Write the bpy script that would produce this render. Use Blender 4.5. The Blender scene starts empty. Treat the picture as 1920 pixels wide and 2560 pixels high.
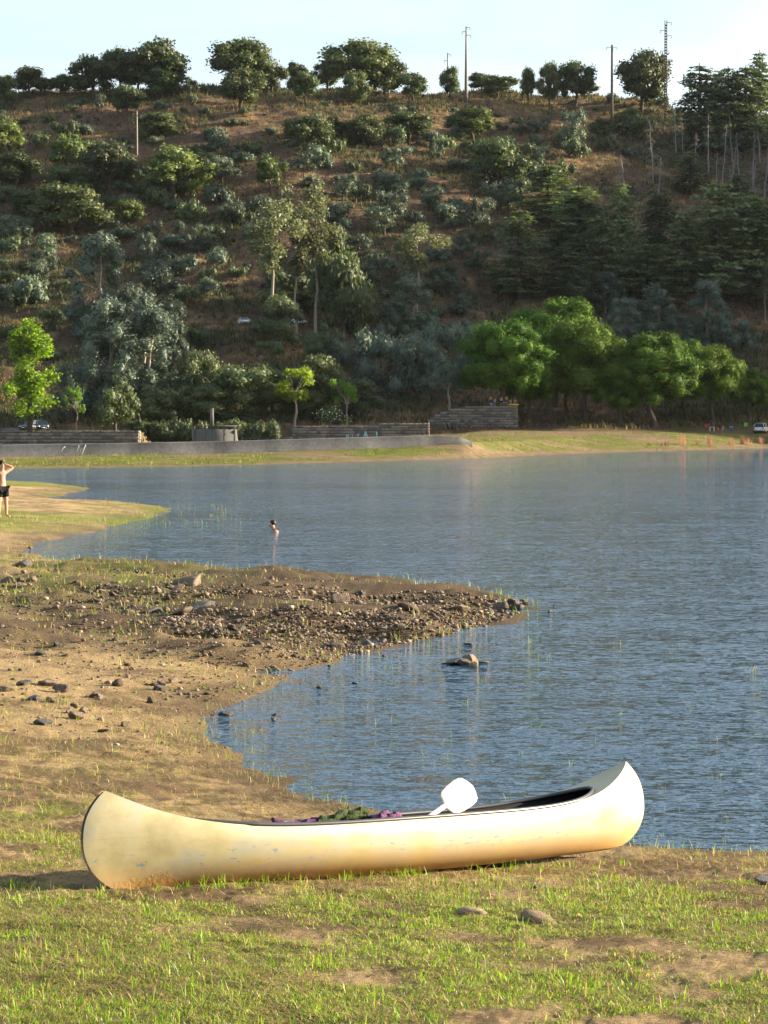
import bpy, math, random
import numpy as np
from mathutils import Vector, Matrix, Euler

R = math.radians
# ------------------------------------------------------------------ camera
F, PCX, PCY, PYH, CAMH = 6000.0, 960.0, 1280.0, 1070.0, 2.95      # focal length in photo pixels, horizon row, eye height over the water
PITCH = math.atan((PCY - PYH) / F)
scene = bpy.context.scene
COL = scene.collection
cam_d = bpy.data.cameras.new('camera')
cam_d.sensor_fit = 'VERTICAL'; cam_d.sensor_height = 36.0; cam_d.lens = F / 2560.0 * 36.0
cam_d.clip_start = 0.1; cam_d.clip_end = 20000
cam = bpy.data.objects.new('camera', cam_d); COL.objects.link(cam)
cam.location = (0, 0, CAMH); cam.rotation_euler = (math.pi / 2 - PITCH, 0, 0)
scene.camera = cam
# ------------------------------------------------------------------ sky and sun
SUN_AZ, SUN_EL = R(14), R(15)          # azimuth from +X (right) towards +Y (away)
SDIR = Vector((math.cos(SUN_EL) * math.cos(SUN_AZ), math.cos(SUN_EL) * math.sin(SUN_AZ), math.sin(SUN_EL)))
world = bpy.data.worlds.new('World'); scene.world = world; world.use_nodes = True
wn, wl = world.node_tree.nodes, world.node_tree.links
wn.clear()
sky = wn.new('ShaderNodeTexSky'); sky.sky_type = 'NISHITA'; sky.sun_disc = False
sky.sun_elevation = SUN_EL; sky.sun_rotation = math.pi / 2 - SUN_AZ
sky.altitude = 200; sky.air_density = 1.0; sky.dust_density = 2.6; sky.ozone_density = 1.0
# thin high cloud veil all over the dome
tc = wn.new('ShaderNodeTexCoord'); mp = wn.new('ShaderNodeMapping'); mp.inputs['Scale'].default_value = (2.0, 2.0, 9.0)
mp.inputs['Rotation'].default_value = (0, R(10), 0)
nz = wn.new('ShaderNodeTexNoise'); nz.inputs['Scale'].default_value = 1.6; nz.inputs['Detail'].default_value = 5; nz.inputs['Distortion'].default_value = 0.6
rp = wn.new('ShaderNodeValToRGB'); rp.color_ramp.elements[0].position = 0.35; rp.color_ramp.elements[1].position = 0.75
rp.color_ramp.elements[0].color = (0.02, 0.02, 0.02, 1); rp.color_ramp.elements[1].color = (0.40, 0.40, 0.40, 1)
mx = wn.new('ShaderNodeMix'); mx.data_type = 'RGBA'
mx.inputs[7].default_value = (5.5, 5.9, 6.3, 1)
bg = wn.new('ShaderNodeBackground'); bg.inputs['Strength'].default_value = 0.080
wo = wn.new('ShaderNodeOutputWorld')
wl.new(tc.outputs['Generated'], mp.inputs['Vector']); wl.new(mp.outputs['Vector'], nz.inputs['Vector'])
wl.new(nz.outputs['Fac'], rp.inputs['Fac']); wl.new(rp.outputs['Color'], mx.inputs['Factor'])
wl.new(sky.outputs['Color'], mx.inputs[6]); wl.new(mx.outputs[2], bg.inputs['Color']); wl.new(bg.outputs['Background'], wo.inputs['Surface'])
sun_d = bpy.data.lights.new('sun', 'SUN'); sun_d.energy = 5.0; sun_d.angle = R(0.5); sun_d.color = (1.0, 0.86, 0.66)
sun = bpy.data.objects.new('sun', sun_d); COL.objects.link(sun); sun.rotation_euler = SDIR.to_track_quat('Z', 'Y').to_euler()
sun.location = SDIR * 200
# ------------------------------------------------------------------ exposure
vs = scene.view_settings
scene.display_settings.display_device = 'sRGB'
vs.view_transform = 'Standard'; vs.look = 'None'; vs.gamma = 1.0; vs.use_curve_mapping = False
vs.exposure = 1.95
scene.cycles.max_bounces = 8; scene.cycles.diffuse_bounces = 3; scene.cycles.glossy_bounces = 3
scene.cycles.transmission_bounces = 4; scene.cycles.transparent_max_bounces = 8
scene.cycles.use_denoising = True
scene.cycles.caustics_reflective = False; scene.cycles.caustics_refractive = False

# ------------------------------------------------------------------ helpers
rng = np.random.default_rng(7)
random.seed(7)
K = 1920.0 / 1659.0
cosP, sinP = math.cos(PITCH), math.sin(PITCH)

def ray(px, py):
    """direction through a photo pixel, scaled so that its Y component is 1"""
    a, b = (px - PCX) / F, -(py - PCY) / F
    y = cosP + b * sinP
    z = -sinP + b * cosP
    return a / y, z / y

def at(px, py, D):
    rx, rz = ray(px, py)
    return Vector((rx * D, D, CAMH + rz * D))

def on_water(px, py, z=0.0):
    rx, rz = ray(px, py)
    D = (z - CAMH) / rz
    return (rx * D, D)

def project(p):
    dx, dy, dz = p[0], p[1], p[2] - CAMH
    w = dy * cosP - dz * sinP
    return PCX + F * dx / w, PCY - F * (dy * sinP + dz * cosP) / w

_perm = np.random.default_rng(3).permutation(4096)
_vals = np.random.default_rng(4).random(4096)
def _hash(i, j, s):
    return _vals[_perm[(i + _perm[(j + s * 131) & 4095]) & 4095]]
def vnoise(x, y, s=0):
    xi, yi = np.floor(x).astype(np.int64), np.floor(y).astype(np.int64)
    xf, yf = x - xi, y - yi
    u, v = xf * xf * (3 - 2 * xf), yf * yf * (3 - 2 * yf)
    a, b = _hash(xi, yi, s), _hash(xi + 1, yi, s)
    c, d = _hash(xi, yi + 1, s), _hash(xi + 1, yi + 1, s)
    return (a + (b - a) * u) * (1 - v) + (c + (d - c) * u) * v
def fbm(x, y, s=0, o=4):
    t, a, n = 0.0, 1.0, 0.0
    for k in range(o):
        t = t + a * vnoise(x * 2 ** k + 17.3 * k, y * 2 ** k - 9.1 * k, s + k); n += a; a *= 0.5
    return t / n
def sstep(a, b, x):
    t = np.clip((x - a) / (b - a), 0, 1)
    return t * t * (3 - 2 * t)

def link(o, parent=None):
    COL.objects.link(o)
    if parent is not None: o.parent = parent
    return o
USED = {}
def tag(o, label, cat, group=None):
    o['label'] = label; o['category'] = cat
    if group: o['group'] = group
    USED[label] = USED.get(label, 0) + 1
    return o
def empty(name, loc=(0, 0, 0), rz=0.0, scale=None):
    o = bpy.data.objects.new(name, None); o.empty_display_size = 0.2
    o.location = loc; o.rotation_euler = (0, 0, rz)
    if scale is not None: o.scale = scale
    return link(o)
def mesh(name, V, quads=None, tris=None, mats=(), mi=None, col=None, smooth=False):
    me = bpy.data.meshes.new(name)
    V = np.asarray(V, np.float32).reshape(-1, 3)
    q = np.zeros((0, 4), np.int32) if quads is None else np.asarray(quads, np.int32).reshape(-1, 4)
    t = np.zeros((0, 3), np.int32) if tris is None else np.asarray(tris, np.int32).reshape(-1, 3)
    nl = q.size + t.size
    me.vertices.add(len(V)); me.vertices.foreach_set('co', V.ravel())
    me.loops.add(nl); me.loops.foreach_set('vertex_index', np.concatenate([q.ravel(), t.ravel()]))
    me.polygons.add(len(q) + len(t))
    me.polygons.foreach_set('loop_start', np.concatenate([np.arange(len(q)) * 4, q.size + np.arange(len(t)) * 3]).astype(np.int32))
    if mi is not None: me.polygons.foreach_set('material_index', np.asarray(mi, np.int32))
    if smooth: me.polygons.foreach_set('use_smooth', np.ones(len(q) + len(t), bool))
    for m in mats: me.materials.append(m)
    if col is not None:
        a = me.color_attributes.new('col', 'FLOAT_COLOR', 'POINT')
        c = np.ones((len(V), 4), np.float32); c[:, :3] = col
        a.data.foreach_set('color', c.ravel())
    me.update(calc_edges=True); me.validate()
    return me
def obj(name, me, parent=None, loc=None, rot=None, scale=None):
    o = bpy.data.objects.new(name, me)
    if loc is not None: o.location = loc
    if rot is not None: o.rotation_euler = rot
    if scale is not None: o.scale = scale
    return link(o, parent)

class MB:
    """collects shapes into one mesh"""
    def __init__(s): s.V, s.Q, s.T, s.n = [], [], [], 0
    def add(s, V, Q=None, T=None):
        V = np.asarray(V, float).reshape(-1, 3)
        if Q is not None and len(Q): s.Q.append(np.asarray(Q, int).reshape(-1, 4) + s.n)
        if T is not None and len(T): s.T.append(np.asarray(T, int).reshape(-1, 3) + s.n)
        s.V.append(V); s.n += len(V)
    def box(s, c, d, M=None):
        c, d = np.array(c, float), np.array(d, float) / 2
        v = np.array([[x, y, z] for x in (-1, 1) for y in (-1, 1) for z in (-1, 1)], float) * d
        if M is not None: v = v @ np.array(M).T
        s.add(v + c, [[0, 1, 3, 2], [4, 6, 7, 5], [0, 4, 5, 1], [2, 3, 7, 6], [0, 2, 6, 4], [1, 5, 7, 3]])
    def tube(s, pts, rad, n=6, cap=True):
        P = np.asarray(pts, float); m = len(P)
        rad = np.full(m, rad) if np.isscalar(rad) else np.asarray(rad, float)
        T = np.gradient(P, axis=0); T /= np.linalg.norm(T, axis=1)[:, None] + 1e-9
        up = np.array([0, 0, 1.0]) if abs(T[0, 2]) < .9 else np.array([1.0, 0, 0])
        A = np.cross(T, up); A /= np.linalg.norm(A, axis=1)[:, None] + 1e-9
        B = np.cross(T, A)
        th = np.arange(n) * 2 * math.pi / n
        V = P[:, None] + rad[:, None, None] * (A[:, None] * np.cos(th)[None, :, None] + B[:, None] * np.sin(th)[None, :, None])
        Q = [[i * n + k, i * n + (k + 1) % n, (i + 1) * n + (k + 1) % n, (i + 1) * n + k] for i in range(m - 1) for k in range(n)]
        V = V.reshape(-1, 3); Tq = []
        if cap:
            V = np.vstack([V, P[0], P[-1]]); b = m * n
            for k in range(n):
                Tq += [[b, (k + 1) % n, k], [b + 1, (m - 1) * n + k, (m - 1) * n + (k + 1) % n]]
        s.add(V, Q, Tq)
    def lathe(s, prof, n=16, c=(0, 0, 0)):
        pr = np.asarray(prof, float); m = len(pr); th = np.arange(n) * 2 * math.pi / n
        V = np.stack([pr[:, 0:1] * np.cos(th), pr[:, 0:1] * np.sin(th), np.repeat(pr[:, 1:2], n, 1)], 2).reshape(-1, 3) + np.array(c)
        s.add(V, [[i * n + k, i * n + (k + 1) % n, (i + 1) * n + (k + 1) % n, (i + 1) * n + k] for i in range(m - 1) for k in range(n)])
    def grid(s, G, flip=False):
        G = np.asarray(G, float); a, b = G.shape[:2]
        i = np.arange(a * b).reshape(a, b)
        q = np.stack([i[:-1, :-1], i[1:, :-1], i[1:, 1:], i[:-1, 1:]], 2).reshape(-1, 4)
        s.add(G.reshape(-1, 3), q[:, ::-1] if flip else q)
    def data(s):
        return (np.vstack(s.V), np.vstack(s.Q) if s.Q else None, np.vstack(s.T) if s.T else None)
    def mesh(s, name, mat, smooth=False):
        V, Q, T = s.data()
        return mesh(name, V, Q, T, (mat,) if mat else (), smooth=smooth)
    def build(s, name, mat, parent=None, smooth=False, **k):
        return obj(name, s.mesh(name, mat, smooth), parent, **k)

# ------------------------------------------------------------------ materials
class NT:
    def __init__(s, name):
        s.m = bpy.data.materials.new(name); s.m.use_nodes = True
        s.t = s.m.node_tree; s.t.nodes.clear()
        s.out = s.t.nodes.new('ShaderNodeOutputMaterial')
    def n(s, typ, **kw):
        nd = s.t.nodes.new('ShaderNode' + typ)
        for k, v in kw.items():
            if k.startswith('_'): setattr(nd, k[1:], v)
            else:
                key = k.replace('__', ' ')
                s.set(nd, key, v)
        return nd
    def set(s, nd, key, v):
        i = nd.inputs[int(key[1:])] if key[0] == 'i' and key[1:].isdigit() else nd.inputs[key]
        if isinstance(v, bpy.types.NodeSocket): s.t.links.new(v, i)
        elif isinstance(v, bpy.types.Node): s.t.links.new(v.outputs[0], i)
        else:
            if isinstance(v, (tuple, list)) and len(v) == 3 and i.type == 'RGBA': v = (*v, 1)
            i.default_value = v
    def mix(s, f, a, b, blend='MIX'):
        nd = s.n('Mix', _data_type='RGBA', _blend_type=blend)
        s.set(nd, 'i0', f); s.set(nd, 'i6', a); s.set(nd, 'i7', b)
        return nd.outputs[2]
    def math(s, op, a, b=0.0):
        nd = s.n('Math', _operation=op); s.set(nd, 'i0', a); s.set(nd, 'i1', b); return nd.outputs[0]
    def ramp(s, f, stops):
        nd = s.n('ValToRGB'); s.set(nd, 'Fac', f)
        e = nd.color_ramp.elements
        while len(e) < len(stops): e.new(0.5)
        for k, (p, c) in enumerate(stops):
            e[k].position = p; e[k].color = (*c, 1) if len(c) == 3 else c
        return nd.outputs[0]
    def noise(s, scale, detail=4, vec=None, rough=0.55, dist=0.0):
        nd = s.n('TexNoise', Scale=scale, Detail=detail, Roughness=rough, Distortion=dist)
        if vec is not None: s.set(nd, 'Vector', vec)
        return nd.outputs['Fac']
    def pos(s): return s.n('NewGeometry').outputs['Position']
    def objco(s): return s.n('TexCoord').outputs['Object']
    def mapv(s, vec, scale=(1, 1, 1), rot=(0, 0, 0)):
        nd = s.n('Mapping'); s.set(nd, 'Vector', vec); nd.inputs['Scale'].default_value = scale; nd.inputs['Rotation'].default_value = rot
        return nd.outputs[0]
    def bump(s, h, strength=0.5, dist=0.02, normal=None):
        nd = s.n('Bump', Strength=strength, Distance=dist); s.set(nd, 'Height', h)
        if normal is not None: s.set(nd, 'Normal', normal)
        return nd.outputs[0]
    def bsdf(s, color, rough=0.8, spec=0.3, normal=None, metal=0.0, **kw):
        nd = s.n('BsdfPrincipled'); s.set(nd, 'Base Color', color); s.set(nd, 'Roughness', rough)
        s.set(nd, 'Specular IOR Level', spec); s.set(nd, 'Metallic', metal)
        if normal is not None: s.set(nd, 'Normal', normal)
        for k, v in kw.items(): s.set(nd, k.replace('__', ' '), v)
        return nd.outputs[0]
    def done(s, sh):
        s.t.links.new(sh, s.out.inputs['Surface']); return s.m

def plain(name, col, rough=0.7, spec=0.3, metal=0.0, var=0.15, scale=6.0, bump=0.0):
    t = NT(name); p = t.objco()
    n = t.noise(scale, 5, p)
    c = t.mix(n, tuple(x * (1 - var) for x in col), tuple(min(1, x * (1 + var)) for x in col))
    nm = t.bump(t.noise(scale * 4, 4, p), bump, 0.01) if bump else None
    return t.done(t.bsdf(c, rough, spec, nm, metal))

def foliage(name, a, b, trans=0.35, tcol=None, rough=0.55, spec=0.25, objvar=0.35):
    t = NT(name)
    g = t.n('NewGeometry'); oi = t.n('ObjectInfo')
    c = t.mix(g.outputs['Random Per Island'], a, b)
    v = t.n('MapRange'); t.set(v, 'Value', oi.outputs['Random']); v.inputs[3].default_value = 1 - objvar; v.inputs[4].default_value = 1 + objvar
    hs = t.n('HueSaturation', Color=c, Value=v.outputs[0])
    hv = t.n('MapRange'); t.set(hv, 'Value', t.math('FRACT', t.math('MULTIPLY', oi.outputs['Random'], 7.31))); hv.inputs[3].default_value = 0.485; hv.inputs[4].default_value = 0.515
    t.set(hs, 'Hue', hv.outputs[0])
    c2 = t.mix(1.0, hs.outputs[0], tcol or (1.5, 1.6, 0.7), 'MULTIPLY')
    tr = t.n('BsdfTranslucent'); t.set(tr, 'Color', c2)
    ms = t.n('MixShader'); t.set(ms, 'i0', trans)
    t.t.links.new(t.bsdf(hs.outputs[0], rough, spec), ms.inputs[1]); t.t.links.new(tr.outputs[0], ms.inputs[2])
    return t.done(ms.outputs[0])

def colored(name, rough=0.8, spec=0.2, trans=0.0, tmul=(1.3, 1.4, 0.7)):
    """colour per vertex (the colour of each blade, tuft or stone itself)"""
    t = NT(name)
    a = t.n('VertexColor', _layer_name='col').outputs[0]
    s = t.bsdf(a, rough, spec)
    if trans:
        tr = t.n('BsdfTranslucent'); t.set(tr, 'Color', t.mix(1.0, a, tmul, 'MULTIPLY'))
        ms = t.n('MixShader'); t.set(ms, 'i0', trans); t.t.links.new(s, ms.inputs[1]); t.t.links.new(tr.outputs[0], ms.inputs[2])
        s = ms.outputs[0]
    return t.done(s)

M = {}
M['oak'] = foliage('oak_leaf', (0.034, 0.052, 0.018), (0.095, 0.115, 0.036), 0.24)
M['oak_sunlit'] = foliage('oak_leaf_sunlit', (0.05, 0.075, 0.018), (0.12, 0.14, 0.035), 0.32)  # brighter copy of the oak leaf, sunshine put into the colour
M['olive'] = foliage('olive_leaf', (0.055, 0.080, 0.050), (0.130, 0.160, 0.100), 0.25, (1.2, 1.25, 0.8))
M['bush'] = foliage('scrub_leaf', (0.044, 0.066, 0.028), (0.105, 0.125, 0.055), 0.27)
M['grey'] = foliage('silver_leaf', (0.060, 0.088, 0.064), (0.140, 0.175, 0.130), 0.25, (1.2, 1.25, 0.8))
M['euc'] = foliage('eucalyptus_leaf', (0.075, 0.095, 0.045), (0.20, 0.21, 0.11), 0.30, (1.3, 1.3, 0.7))
M['pine'] = foliage('pine_needle', (0.034, 0.078, 0.009), (0.100, 0.165, 0.020), 0.20, (1.5, 1.5, 0.5), 0.7, 0.1, objvar=0.12)
M['cedar'] = foliage('cedar_needle', (0.060, 0.090, 0.045), (0.150, 0.175, 0.075), 0.30)
M['poplar'] = foliage('poplar_leaf', (0.09, 0.165, 0.018), (0.21, 0.29, 0.040), 0.46, (1.6, 1.65, 0.5), objvar=0.05)
M['plane'] = foliage('plane_leaf', (0.11, 0.18, 0.018), (0.22, 0.28, 0.04), 0.48, (1.7, 1.6, 0.5), objvar=0.1)
M['green'] = foliage('green_leaf', (0.06, 0.13, 0.016), (0.13, 0.22, 0.028), 0.40)
M['blossom'] = plain('white_blossom', (0.75, 0.75, 0.72), 0.6)
M['bark'] = plain('dark_bark', (0.075, 0.058, 0.045), 0.95, 0.1, var=0.4, scale=3, bump=0.6)
M['palebark'] = plain('pale_bark', (0.25, 0.21, 0.165), 0.9, 0.1, var=0.3, scale=2, bump=0.4)
M['deadwood'] = plain('grey_dead_wood', (0.22, 0.20, 0.185), 0.95, 0.1, var=0.3, scale=2, bump=0.4)
M['blade'] = colored('grass_blade', 0.5, 0.35, 0.40)
M['tuft'] = colored('dry_tuft', 0.9, 0.1, 0.25, (1.1, 1.1, 0.9))
M['pebble'] = colored('pebble', 0.85, 0.25)
M['concrete'] = plain('weathered_concrete', (0.125, 0.116, 0.105), 0.9, 0.2, var=0.35, scale=0.5, bump=0.3)
M['mortar'] = plain('mortar', (0.11, 0.10, 0.088), 0.95, 0.1, var=0.3)
M['asphalt'] = plain('asphalt', (0.075, 0.075, 0.080), 0.9, 0.2, var=0.2, scale=1.0, bump=0.3)
M['black'] = plain('black_plastic', (0.018, 0.018, 0.019), 0.42, 0.5, var=0.3)
M['steel'] = plain('steel', (0.5, 0.5, 0.5), 0.35, 0.5, 0.8, var=0.1)
M['white'] = plain('white_paint', (0.72, 0.73, 0.74), 0.4, 0.5, var=0.04)
M['rubber'] = plain('tyre_rubber', (0.02, 0.02, 0.02), 0.85, 0.2)
M['glass'] = plain('dark_glass', (0.02, 0.025, 0.03), 0.06, 0.6, var=0.1)
M['skin'] = plain('skin', (0.42, 0.22, 0.14), 0.55, 0.35, var=0.08)
M['hair'] = plain('dark_hair', (0.012, 0.009, 0.007), 0.6, 0.3)

def rockmat(name, a, b, moss=0.0, rough=0.9, spec=0.2):
    t = NT(name); p = t.objco(); oi = t.n('ObjectInfo')
    n = t.noise(3.0, 6, p, 0.65)
    c = t.ramp(n, [(0.3, a), (0.7, b)])
    v = t.n('MapRange'); t.set(v, 'Value', oi.outputs['Random']); v.inputs[3].default_value = 0.6; v.inputs[4].default_value = 1.4
    hs = t.n('HueSaturation', Color=c, Value=v.outputs[0])
    return t.done(t.bsdf(hs.outputs[0], rough, spec, t.bump(t.noise(9, 6, p, 0.7), 0.8, 0.05)))
M['rock'] = rockmat('brown_rock', (0.11, 0.082, 0.058), (0.27, 0.205, 0.145))
M['earth'] = rockmat('dry_earth', (0.20, 0.145, 0.085), (0.34, 0.255, 0.15))
M['wetrock'] = rockmat('wet_rock', (0.030, 0.024, 0.020), (0.085, 0.066, 0.05), rough=0.45, spec=0.5)
M['stoneblock'] = rockmat('wall_stone', (0.10, 0.09, 0.078), (0.24, 0.21, 0.175))

# ------------------------------------------------------------------ terrain heights
SHORE_PX = [(1920, 2128), (1700, 2122), (1560, 2112), (1300, 2095), (1080, 2062), (900, 2032), (800, 2003), (720, 1965), (640, 1920), (570, 1870), (535, 1830),
            (545, 1795), (620, 1750), (690, 1712), (790, 1662), (900, 1632), (1010, 1605), (1120, 1588), (1200, 1572), (1270, 1545), (1315, 1522), (1300, 1507),
            (1230, 1486), (1100, 1472), (900, 1456), (700, 1440), (520, 1430), (300, 1416), (150, 1405), (90, 1392), (80, 1380), (120, 1356), (200, 1335), (300, 1312),
            (400, 1284), (432, 1274), (380, 1263), (250, 1257), (140, 1251), (120, 1244), (185, 1232), (225, 1222), (180, 1213), (100, 1209), (0, 1207), (-300, 1204)]
_sh = [(60.0, 14.0), (12.0, 16.0)] + [on_water(*p) for p in SHORE_PX] + [(-60.0, 150.0), (-200.0, 120.0), (-200.0, -80.0), (60.0, -80.0)]
SH = np.array(_sh)
def near_d(x, y):
    """signed distance to the near shore, positive on land"""
    x, y = np.asarray(x, float), np.asarray(y, float)
    d2 = np.full(x.shape, 1e9); ins = np.zeros(x.shape, bool)
    n = len(SH)
    for i in range(n):
        ax, ay = SH[i]; bx, by = SH[(i + 1) % n]
        ex, ey = bx - ax, by - ay; L = ex * ex + ey * ey
        if i < n - 4:
            t = np.clip(((x - ax) * ex + (y - ay) * ey) / L, 0, 1)
            d2 = np.minimum(d2, (x - ax - t * ex) ** 2 + (y - ay - t * ey) ** 2)
        if ay != by:
            c = ((ay > y) != (by > y)) & (x < (bx - ax) * (y - ay) / (by - ay) + ax)
            ins ^= c
    d = np.sqrt(d2)
    return np.where(ins, d, -d)
def near_z(x, y):
    x, y = np.asarray(x, float), np.asarray(y, float)
    d = near_d(x, y)
    d = d + (fbm(x * 0.9, y * 0.6, 11) - 0.5) * np.clip(y / 22.0, 0.3, 1.3) * 0.8
    zn = 1.9 * (1 - np.exp(-np.maximum(d, 0) * 0.108 / 1.9))
    zf = 0.40 * (1 - np.exp(-np.maximum(d, 0) * 0.13 / 0.40))
    k = sstep(17, 27, y + np.minimum(0, x + 2.5) * 1.0)
    z = zn * (1 - k) + zf * k
    z = np.where(d > 0, z, np.maximum(d * 0.14, -2.5))
    land = sstep(-0.2, 0.6, d)
    z = z + land * ((fbm(x * 1.6, y * 1.6, 21, 5) - 0.5) * 0.055 + (fbm(x * 9, y * 9, 31, 3) - 0.5) * 0.030 * sstep(40, 20, y) + (fbm(x * 26, y * 26, 37, 2) - 0.5) * 0.016 * sstep(22, 17, y))
    rough = sstep(27, 31, y) * sstep(52, 44, y)
    z = z + land * rough * ((fbm(x * 0.55, y * 0.9, 41, 5) - 0.45) * 0.58)
    return z
_fs = np.array([on_water(*p) for p in [(0, 1172), (250, 1169), (480, 1166), (800, 1158), (1000, 1152), (1200, 1145), (1500, 1132), (1920, 1121)]])
def far_shore(x):
    return np.interp(x, np.concatenate([[-250, -60], _fs[:, 0], [110, 260]]), np.concatenate([[150, 160], _fs[:, 1], [392, 430]]))
HILL_Q = [0, 30, 60, 100, 111, 145, 190, 225, 250, 272, 300, 360, 900]
HILL_Z = [0, 4.2, 9.5, 19.4, 19.9, 37.0, 59.5, 76.0, 83.5, 87.0, 88.0, 84.0, 40.0]
SHADE_SPUR_X, SHADE_SPUR_K, SHADE_SPUR_T = 240.0, math.tan(SUN_AZ), math.tan(SUN_EL) / math.cos(SUN_AZ)
SHADE_SPUR_C = [-90, -40, -16, -8, 15, 24, 34, 42, 50, 55]  # wanted shade edge on the slope; sets the added spur's crest
def hill_foot(x):
    return np.interp(x, [-250, -60, -20, 20, 60, 250], [345, 345, 345, 362, 376, 440])
DAM_X = [-90, -60, -37, -15, 1.6, 8.3, 11, 14, 18, 25.7, 55, 110, 250]           # line where the bank levels off (the dam stands on it) and its height
DAM_Y = [228, 229.5, 231, 235, 239, 243, 254, 267, 286, 316, 364, 410, 460]
DAM_Z = [.10, .12, .18, .45, 1.0, 1.55, 1.5, 1.5, 1.5, 1.5, 1.5, 1.5, 1.5]
def far_z(x, y):
    x, y = np.asarray(x, float), np.asarray(y, float)
    ys, yb = far_shore(x), hill_foot(x)
    s = y - ys + (fbm(x * 0.2, y * 0.1, 51) - 0.5) * 2.5
    yd, zd = np.interp(x, DAM_X, DAM_Y), np.interp(x, DAM_X, DAM_Z)
    yw = np.interp(x, [-60, -33.5, -33, -13, -12.6, 6.4, 7.2], [326.9, 326.9, 354, 354, 351.9, 353.9, 366.2])
    t = np.clip(s / (yd - ys), 0, 1); t2 = np.clip((y - yd) / (yb - yd), 0, 1)
    z = np.where(s > 0, zd * t ** 1.25 + (2.5 - zd) * (t2 * sstep(7, 16, x) + (.12 * t2 + .88 * sstep(yw - .3, yw + .6, y)) * sstep(16, 7, x)), np.maximum(s * 0.06, -2.5))
    q = np.maximum(y - yb, 0)
    h = np.interp(q, HILL_Q, HILL_Z)
    road = np.exp(-((q - 105.5) / 9.0) ** 2)
    amp = np.clip(q / 120, 0, 1) * (1 - road)
    h = h + amp * ((fbm(x * 0.02, y * 0.02, 61, 3) - 0.5) * 9 + (fbm(x * 0.09, y * 0.12, 71, 4) - 0.5) * 3.2)
    z = z + h + (fbm(x * 0.35, y * 0.35, 81, 3) - 0.5) * np.clip(s / 12, 0, 1) * (0.12 + 0.5 * np.clip(q / 40, 0, 1))
    # made ground behind the tall retaining wall
    pl = sstep(5.5, 10, x) * sstep(20.0, 19.0, x) * sstep(365.9, 366.7, y) * sstep(392, 378, y)
    z = z * (1 - pl) + np.maximum(z, 6.2) * pl
    # level yard behind the low wall on the left
    pl = sstep(-33, -34.2, x) * sstep(326.6, 327.5, y) * sstep(352, 344, y)
    z = z * (1 - pl) + 2.5 * pl
    pl = sstep(-12.9, -12.0, x) * sstep(7, 6, x) * sstep(351.8, 352.6, y) * sstep(366, 357, y)
    z = z * (1 - pl) + np.maximum(z, 3.0) * pl
    # spur added out of view on the right, shaped to shade the lower slope
    c = np.interp(y - SHADE_SPUR_K * SHADE_SPUR_X, [300, 330, 340, 362, 385, 400, 470, 520, 560, 640], SHADE_SPUR_C)
    crest = np.maximum(c + SHADE_SPUR_T * SHADE_SPUR_X, 0)
    sp = sstep(118, SHADE_SPUR_X, x + (fbm(x * .02, y * .03, 77, 3) - .5) * 14)
    z = np.maximum(z, z * (1 - sp) + crest * sp)
    return z
def height(x, y):
    x, y = np.asarray(x, float), np.asarray(y, float)
    n = y < 148
    z = np.empty(x.shape)
    if n.any(): z[n] = near_z(x[n], y[n])
    if (~n).any(): z[~n] = far_z(x[~n], y[~n])
    return z
def hz(x, y): return float(height(np.array([x]), np.array([y]))[0])
def hit(px, py, dmin=5.0, dmax=760.0, n=1500):
    """where the ray through a photo pixel meets the ground"""
    rx, rz = ray(px, py)
    D = np.geomspace(dmin, dmax, n)
    g = CAMH + rz * D - height(rx * D, D)
    i = np.nonzero(g <= 0)[0]
    if len(i) == 0: return None
    i = i[0]
    if i > 0:
        D = np.linspace(D[i - 1], D[i], 40); g = CAMH + rz * D - height(rx * D, D); i = np.nonzero(g <= 0)[0][0]
    return Vector((rx * D[i], D[i], CAMH + rz * D[i]))

# ------------------------------------------------------------------ the ground sheets
def structure(o): o['kind'] = 'structure'; return o
def sheet(name, Y, xs, zf, mat, colf):
    X = np.stack([xs(y) for y in Y]); YY = np.repeat(np.array(Y)[:, None], X.shape[1], 1)
    Z = zf(X, YY)
    V = np.stack([X, YY, Z], 2).reshape(-1, 3)
    a, b = X.shape; i = np.arange(a * b).reshape(a, b)
    q = np.stack([i[:-1, :-1], i[:-1, 1:], i[1:, 1:], i[1:, :-1]], 2).reshape(-1, 4)
    return structure(obj(name, mesh(name, V, q, None, (mat,), col=colf(V), smooth=True)))
SAND, DIRT, STRAW, GREEN = np.array([.37, .268, .140]), np.array([.12, .080, .045]), np.array([.40, .31, .14]), np.array([.115, .155, .018])
def green_mask(x, y):
    """how much living grass grows here, 0..1"""
    n = fbm(x * 0.9, y * 0.7, 101, 4)
    n2 = fbm(x * 3.0, y * 2.4, 111, 3)
    near = sstep(13.8, 12.6, y + 0.9 * np.maximum(x, -1.3) * -0.85)          # lawn on the camera's side of the canoe
    bias = 0.495 + 0.14 * sstep(0.8, -0.8, x) * sstep(12.5, 9.5, y) + 0.10 * np.exp(-((y - 11.6) / 0.9) ** 2)
    lawn = near * sstep(1.0 - bias - 0.10, 1.0 - bias + 0.16, n * 0.42 + n2 * 0.58)
    back = (1 - near) * sstep(22, 15, y) * sstep(-0.9, -2.2, x) * 0.95 * sstep(0.40, 0.58, n * .5 + n2 * .5)
    mid = sstep(34, 40, y) * sstep(58, 48, y) * sstep(-1, -6, x) * 0.8 * sstep(0.40, 0.60, n2 * .6 + n * .4)
    spit = sstep(60, 68, y) * sstep(0.36, 0.58, fbm(x * 0.25, y * 0.12, 121, 4) * 0.7 + n * 0.3) * 0.95
    return np.clip(np.maximum.reduce([lawn, back, mid, spit]), 0, 1)
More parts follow.
